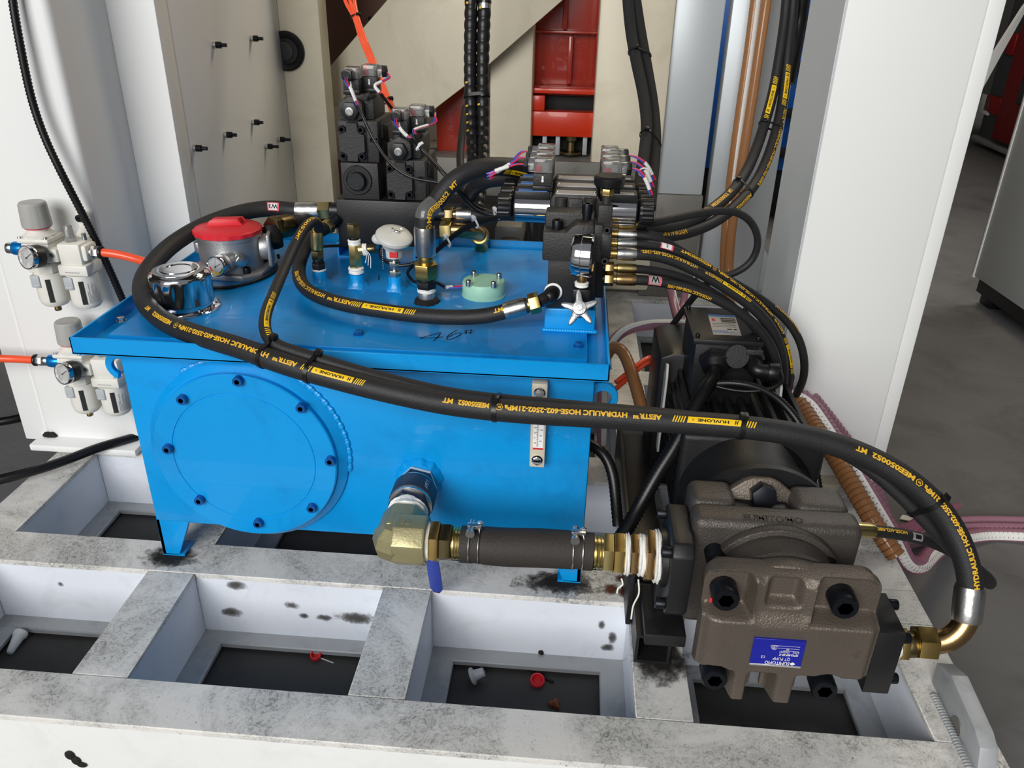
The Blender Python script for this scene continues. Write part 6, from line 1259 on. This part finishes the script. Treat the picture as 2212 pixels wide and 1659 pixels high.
# leads of the three solenoid valves
for i in range(3):
    gl_, gr_ = WIRES[2+2*i][0], WIRES[3+2*i][0]
    lead('red and blue leads of the left plug on the %s solenoid valve' % ('nearest', 'middle', 'rearmost')[i], [gl_+V((.003, 0, 0)), gl_+V((-.008, 0, .001)), gl_+V((-.026, -.004-.004*i, -.004-.006*i)), gl_+V((-.050-.003*i, -.006-.01*i, -.013-.012*i))], None, (.45, .8))
    lead('red and blue leads of the right plug on the %s solenoid valve' % ('nearest', 'middle', 'rearmost')[i], [gr_+V((-.003, 0, 0)), gr_+V((.006, 0, .000)), gr_+V((.018+.004*i, -.002, -.010)), gr_+V((.030+.006*i, -.004, -.034))], None, (.5, .85))
b = MB(); c = U(1391, 372, y=1.17); b.tube([c+V((.007*math.cos(a), -.002*math.sin(a), .006*math.sin(a))) for a in [2*PI*i/24 for i in range(25)]], .0013, 8); single('wire_ring', b, 'tie_white', 'small clear ring tying the leads right of the solenoid valves', 'cable tie')
# ---------------------------------------------------------------- air preparation units on the white column
YF = 1.190
ax0 = U(74, 460, y=YF).x; ax1 = ax0+.0555
def zv(v, x=None): return U(74+.248*(v-460), v, y=YF).z
AU = thing('air_regulator_unit', 'upper air filter regulator and lubricator with orange outlet tube on the white column', 'air regulator', (ax0, YF, zv(580)), 'air preparation units')
z_kt, z_kb, z_bn, z_b0, z_b1, z_w0 = zv(436), zv(489), zv(510), zv(520), zv(560), zv(585); z_wb = zv(655)
b = MB(); b.lathe([(.0195, 0), (.0215, .001), (.0218, .004), (.0205, (z_kt-z_kb)*.93), (.0185, z_kt-z_kb), (0, z_kt-z_kb+.0005)], (ax0, YF, z_kb), seg=96, wob=lambda a, h: 1+(.015 if (h > .003 and h < .034 and math.cos(14*a) > -.4) else 0)); kb = b.build('pressure_knob', 'knob_gray', AU, ang=25)
b = MB(); b.lathe([(.0185, -.0015), (.0198, -.001), (.0198, .0005), (.0185, .001)], (ax0, YF, z_kb), seg=40); b.build('red_ring', 'red_plastic', kb)
b = MB(); b.lathe([(.024, 0), (.024, .004), (.020, .006), (.0185, .009), (.0165, .0105), (.0165, z_kb-z_bn), (0, z_kb-z_bn)], (ax0, YF, z_bn), seg=40); b.box(ax0-.027, ax0+.027, YF-.024, YF+.024, z_b0+.001, z_bn+.002, bev=.004); b.build('bonnet', 'frl_white', AU)
for sx in (-1, 1):
    b = MB(); b.lathe([(.0036, 0), (.003, .0025), (0, .003)], (ax0+sx*.021, YF-.019, z_bn+.0015), seg=14); b.build('bonnet_screw', 'steel', AU)
b = MB(); b.box(ax0-.022, ax0+.024, YF-.021, YF+.022, z_b1, z_b0+.001, bev=.003); b.lathe([(.021, 0), (.0235, .004), (.0235, .012), (.021, .016)], (ax0, YF, z_w0-.002), seg=8); b.box(ax0-.021, ax0+.0215, YF-.0215, YF+.0215, z_w0+.002, z_b1, bev=.004); b.build('regulator_body', 'frl_white', AU)
b = MB(); b.box(ax0+.0225, ax0+.037, YF-.024, YF+.018, z_b1+.004, z_b0-.006, bev=.0012); cp_ = b.build('joining_clamp', 'frl_white', AU)
cap_screw('clamp_screw', (ax0+.0295, YF-.0238, (z_b1+z_b0)/2), (0, -1, 0), .0042, .0012, cp_, 'alu')
b = MB(); b.box(ax1-.019, ax1+.018, YF-.020, YF+.022, z_b1-.002, z_b0+.002, bev=.003); b.box(ax1-.024, ax1+.025, YF-.023, YF+.023, z_w0+.0005, z_b1-.001, bev=.003); b.box(ax1+.016, ax1+.026, YF-.016, YF+.017, z_b1+.004, z_b0-.001, bev=.004); b.build('lubricator_body', 'frl_white', AU)
bm = bmesh.new()
for i in range(7): 
    x = ax1-.012+i*.0035; f = bm.faces.new([bm.verts.new(p) for p in ((x, YF-.0233, z_w0+.006), (x+.0028, YF-.0233, z_w0+.006), (x+.0028, YF-.0233, z_w0+.0078), (x, YF-.0233, z_w0+.0078))])
obj('faint_print', bm, 'knob_gray', AU, smooth=False)
def bowl(xc, zt, zb, nm, win=True):
    b = MB(); b.lathe([(0, .0), (.0185, .0005), (.0222, .005), (.0238, .012), (.0240, zt-zb), (0, zt-zb)], (xc, YF, zb), seg=48); r = b.build(nm, 'frl_white', AU)
    W = Wrap(Path([V((xc, YF, zb)), V((xc, YF, zt))], .01, 0), .0240, 0, 1, (.45, -.9, 0))
    for fx, w_ in (((.38, -.92, 0), .0075), ((-.93, -.36, 0), .004)):
        W = Wrap(Path([V((xc, YF, zb)), V((xc, YF, zt))], .01, 0), .0240, 0, 1, fx); bm = bmesh.new(); tt = bmesh.new(); rect(tt, .010, (zt-zb)*.86, -w_/2, w_/2); wrap_mesh(bm, tt, W, .0004, hh=w_*.6); obj('sight_window', bm, 'smoke_window', r, smooth=False)
    b = MB(); b.box(xc-.0175, xc-.002, YF-.0265, YF-.018, zt-.022, zt-.001, bev=.002); b.box(xc-.0160, xc-.0035, YF-.0275, YF-.02, zt-.021, zt-.016, bev=.002); b.build('bowl_latch', 'latch_gray', r); return r
b0 = bowl(ax0, z_w0+.001, z_wb, 'filter_bowl'); b1 = bowl(ax1, z_w0, z_wb-.001, 'oil_bowl')
W = Wrap(Path([V((ax1, YF, z_wb)), V((ax1, YF, z_w0))], .01, 0), .0240, 0, 1, (.86, -.5, 0)); bm = bmesh.new()
for i, L in enumerate((.020, .012, .026, .032, .022, .034, .03, .014, .034, .02)): tt = bmesh.new(); rect(tt, .010, .010+L, -.011+i*.0021, -.0102+i*.0021); wrap_mesh(bm, tt, W, .0004, hh=.011)
obj('bowl_printing', bm, 'knob_gray', b1, smooth=False)
b = MB(); b.cyl((ax0, YF, z_wb-.012), (ax0, YF, z_wb-.006), .0056, seg=12, bev=.0006); b.cyl((ax0, YF, z_wb-.007), (ax0, YF, z_wb+.001), .0040, seg=12); b.build('brass_drain', 'bronze_pipe', b0)
b = MB(); b.lathe([(.0068, 0), (.0066, .010), (.0058, .019), (.004, .021), (0, .0212)], (ax1-.004, YF-.002, z_b0+.008), seg=20); b.build('sight_dome', 'clear_plastic', AU); b = MB(); b.hexn((ax1-.004, YF-.002, z_b0+.001), (ax1-.004, YF-.002, z_b0+.0085), .0088); b.build('dome_nut', 'clear_plastic', AU)
b = MB(); b.cyl((ax1+.013, YF+.008, z_b0), (ax1+.013, YF+.008, z_b0+.013), .0036, seg=14); b.build('fill_plug', 'steel', AU)
b = MB(); b.prism([(-.006, 0), (.012, 0), (.012, .040), (.008, .044), (-.005, .044), (-.008, .038), (-.006, .018), (-.016, .004)], (ax1-.004, 1.2265, z_b0-.004), (1, 0, 0), (0, 0, 1), (0, .006, 0), bev=.0015); b.box(ax1-.02, ax1+.01, 1.2105, 1.2325, z_b1, z_b0-.006, bev=.002); brk = b.build('mounting_bracket', 'frl_white', AU)
cap_screw('bracket_screw', (ax1-.004, 1.2265, z_b0+.030), (0, -1, 0), .006, .007, brk, 'dark_bolt')
gq = U(57, 556, y=YF-.052); dial('pressure_gauge', gq, (-.34, -.9, .16), .0195, .022, AU, ang=.62)
b = MB(); b.cyl(gq+V((.007, .019, -.003)), V((ax0-.004, YF-.02, (z_b0+z_b1)/2)), .008, seg=20); b.build('gauge_stem', 'alu', AU)
zc = (z_b0+z_b1)/2
b = MB(); b.lathe([(.0085, 0), (.0108, .002), (.0115, .008), (.0112, .020), (.0095, .028), (.007, .030)], (ax0-.051, YF, zc+.001), (1, 0, 0), 32); b.build('blue_fitting', 'blue_anodised', AU); b = MB(); b.cyl((ax0-.060, YF, zc+.001), (ax0-.050, YF, zc+.001), .0092, seg=24, bev=.001); b.build('fitting_ring', 'steel', AU)
AL = dup(AU, (0, 0, 0))
dz = zv(436)-U(150, 693, y=YF).z; AL.location = AU.location+V((U(150, 693, y=YF).x-U(74, 436, y=YF).x, 0, -dz)); AL['label'] = 'lower air filter regulator and lubricator partly hidden by the blue tank'
b = MB(); b.cyl((ax1+.026, YF, zc), (ax1+.029, YF, zc), .011, seg=24); b.hexn((ax1+.0285, YF, zc), (ax1+.039, YF, zc), .0100, rot=.3); b.build('outlet_nut', 'steel', AU); b = MB(); b.cyl((ax1+.0385, YF, zc), (ax1+.0435, YF, zc), .0105, seg=24, bev=.001); b.build('outlet_collar', 'plastic_black', AU)
q = V((ax1+.0437, YF, zc)); tubething('air_tube', 'orange air tube leaving the upper regulator unit towards the thick hose', 'tube', [q, q+V((.02, 0, -.001)), q+V((.045, .004, -.008)), q+V((.075, .012, -.020)), q+V((.11, .03, -.04)), q+V((.14, .06, -.07))], .0068, 'orange_tube', None, 18)
dv = AL.location-AU.location; q = V((ax0-.060, YF, zc+.001))+dv
b = MB(); b.hexn(q+V((-.012, 0, 0)), q+V((-.0002, 0, 0)), .0095, rot=.2); tt_ = thing('air_tube', 'orange air tube entering the lower regulator unit from the left edge', 'tube', q); b.build('inlet_nut', 'steel', tt_)
b = MB(); b.cyl(q+V((-.0165, 0, 0)), q+V((-.0118, 0, 0)), .0105, seg=24, bev=.001); b.build('inlet_collar', 'plastic_black', tt_)
b = MB(); b.tube(spline([q+V((-.017, 0, 0)), q+V((-.05, 0, .0)), q+V((-.09, -.004, .001)), q+V((-.16, -.012, .003)), q+V((-.24, -.02, .004))]), .0068, 18); b.build('tube_wall', 'orange_tube', tt_)
# ---------------------------------------------------------------- litter in the bays of the frame
def cap_plug(label, px, py, m, r=.008, tilt=(.1, -.3, 1)):
    p = U(px, py, z=FLZ+.004); b = MB(); b.lathe([(r*.7, 0), (r, .001), (r, .009), (r*.8, .0095), (r*.75, .003), (0, .003)], p-V((0, 0, .0038)), tilt, 24); return single('plastic_cap', b, m, label, 'cap')
cap_plug('red plastic cap lying in the middle front bay of the frame', 682, 1416, 'red_plastic')
cap_plug('red plastic cap lying in the third front bay of the frame', 1160, 1470, 'red_plastic', .0105)
b = MB(); p = U(1018, 1462, z=FLZ+.01); b.lathe([(.012, 0), (.013, .002), (.0125, .004), (.008, .006), (.0065, .020), (0, .021)], p, (.85, .2, .35), 24); single('flanged_cap', b, 'latch_gray', 'gray flanged plastic cap lying in the third front bay', 'cap')
b = MB(); p = U(46, 1366, z=FLZ+.012); q = U(30, 1394, z=FLZ+.007); b.lathe([(.0105, 0), (.0105, .006), (.0085, .008), (.0052, .034), (.0035, .036), (0, .036)], p, q-p, 24); single('nozzle_tip', b, 'mop_plastic', 'white tapered plastic nozzle lying in the left front bay', 'nozzle')
b = MB(); b.tube(spline(onz((1122, 1438, FLZ+.002), (1150, 1452, FLZ+.002), (1195, 1474, FLZ+.002)), .005), .0018, 8); single('wire_offcut', b, 'cable_black', 'short black wire offcut in the third front bay', 'wire')
b = MB(); b.tube(onz((694, 1422, FLZ+.001), (720, 1432, FLZ+.001)), .0009, 8); single('wire_offcut', b, 'tie_white', 'thin white sliver beside the red cap in the middle front bay', 'wire')
for px, py, s, lb in ((1198, 1520, 1, 'rust brown flake in the third front bay'), (1338, 1530, .8, 'rust brown flake at the right end of the third front bay'), (1168, 1405, .8, 'dark brown lump on the ledge of the third front bay')):
    z = FLZ+.003 if py > 1450 else -.108; b = MB(); p = U(px, py, z=z)
    b.lathe([(0, -.003), (.008*s, -.002), (.007*s, .002), (.003*s, .004), (0, .0045)], p, seg=14, wob=lambda a, h: 1+.3*math.sin(3*a+px)+.15*math.sin(5*a)); single('rust_flake', b, 'debris_rust' if py > 1450 else 'soot', lb, 'debris')
# parts of the hall equipment glimpsed behind the tank
DM = thing('gear_motor', 'dim gray gear motor housing glimpsed between the two manifolds', 'motor', U(1095, 520, y=1.75))
pxbox((1068, 486), (1128, 540), 1.75, .14, 'motor_housing', 'bed_gray', DM, .012); pxbox((1078, 520), (1120, 560), 1.72, .06, 'terminal_cover', 'cast_black', DM, .008, zlo=.002)
DB = thing('dark_bed_block', 'dark steel bed of the press low behind the manifolds', 'machine bed', U(1100, 470, y=1.95))
pxbox((905, 436), (1290, 600), 2.02, .1, 'bed_block', 'dark_gap', DB, .004, zlo=.005)  # near-black block low behind the manifolds, below the press table
tubething('corrugated_conduit', 'black ribbed bellows hose hanging behind the control manifold', 'conduit', PP((1150, 470, 1.6), (1152, 510, 1.58), (1154, 560, 1.55), (1156, 640, 1.55), (1160, 860, 1.55)), .014, 'cable_black', None, 16, .002, .006)
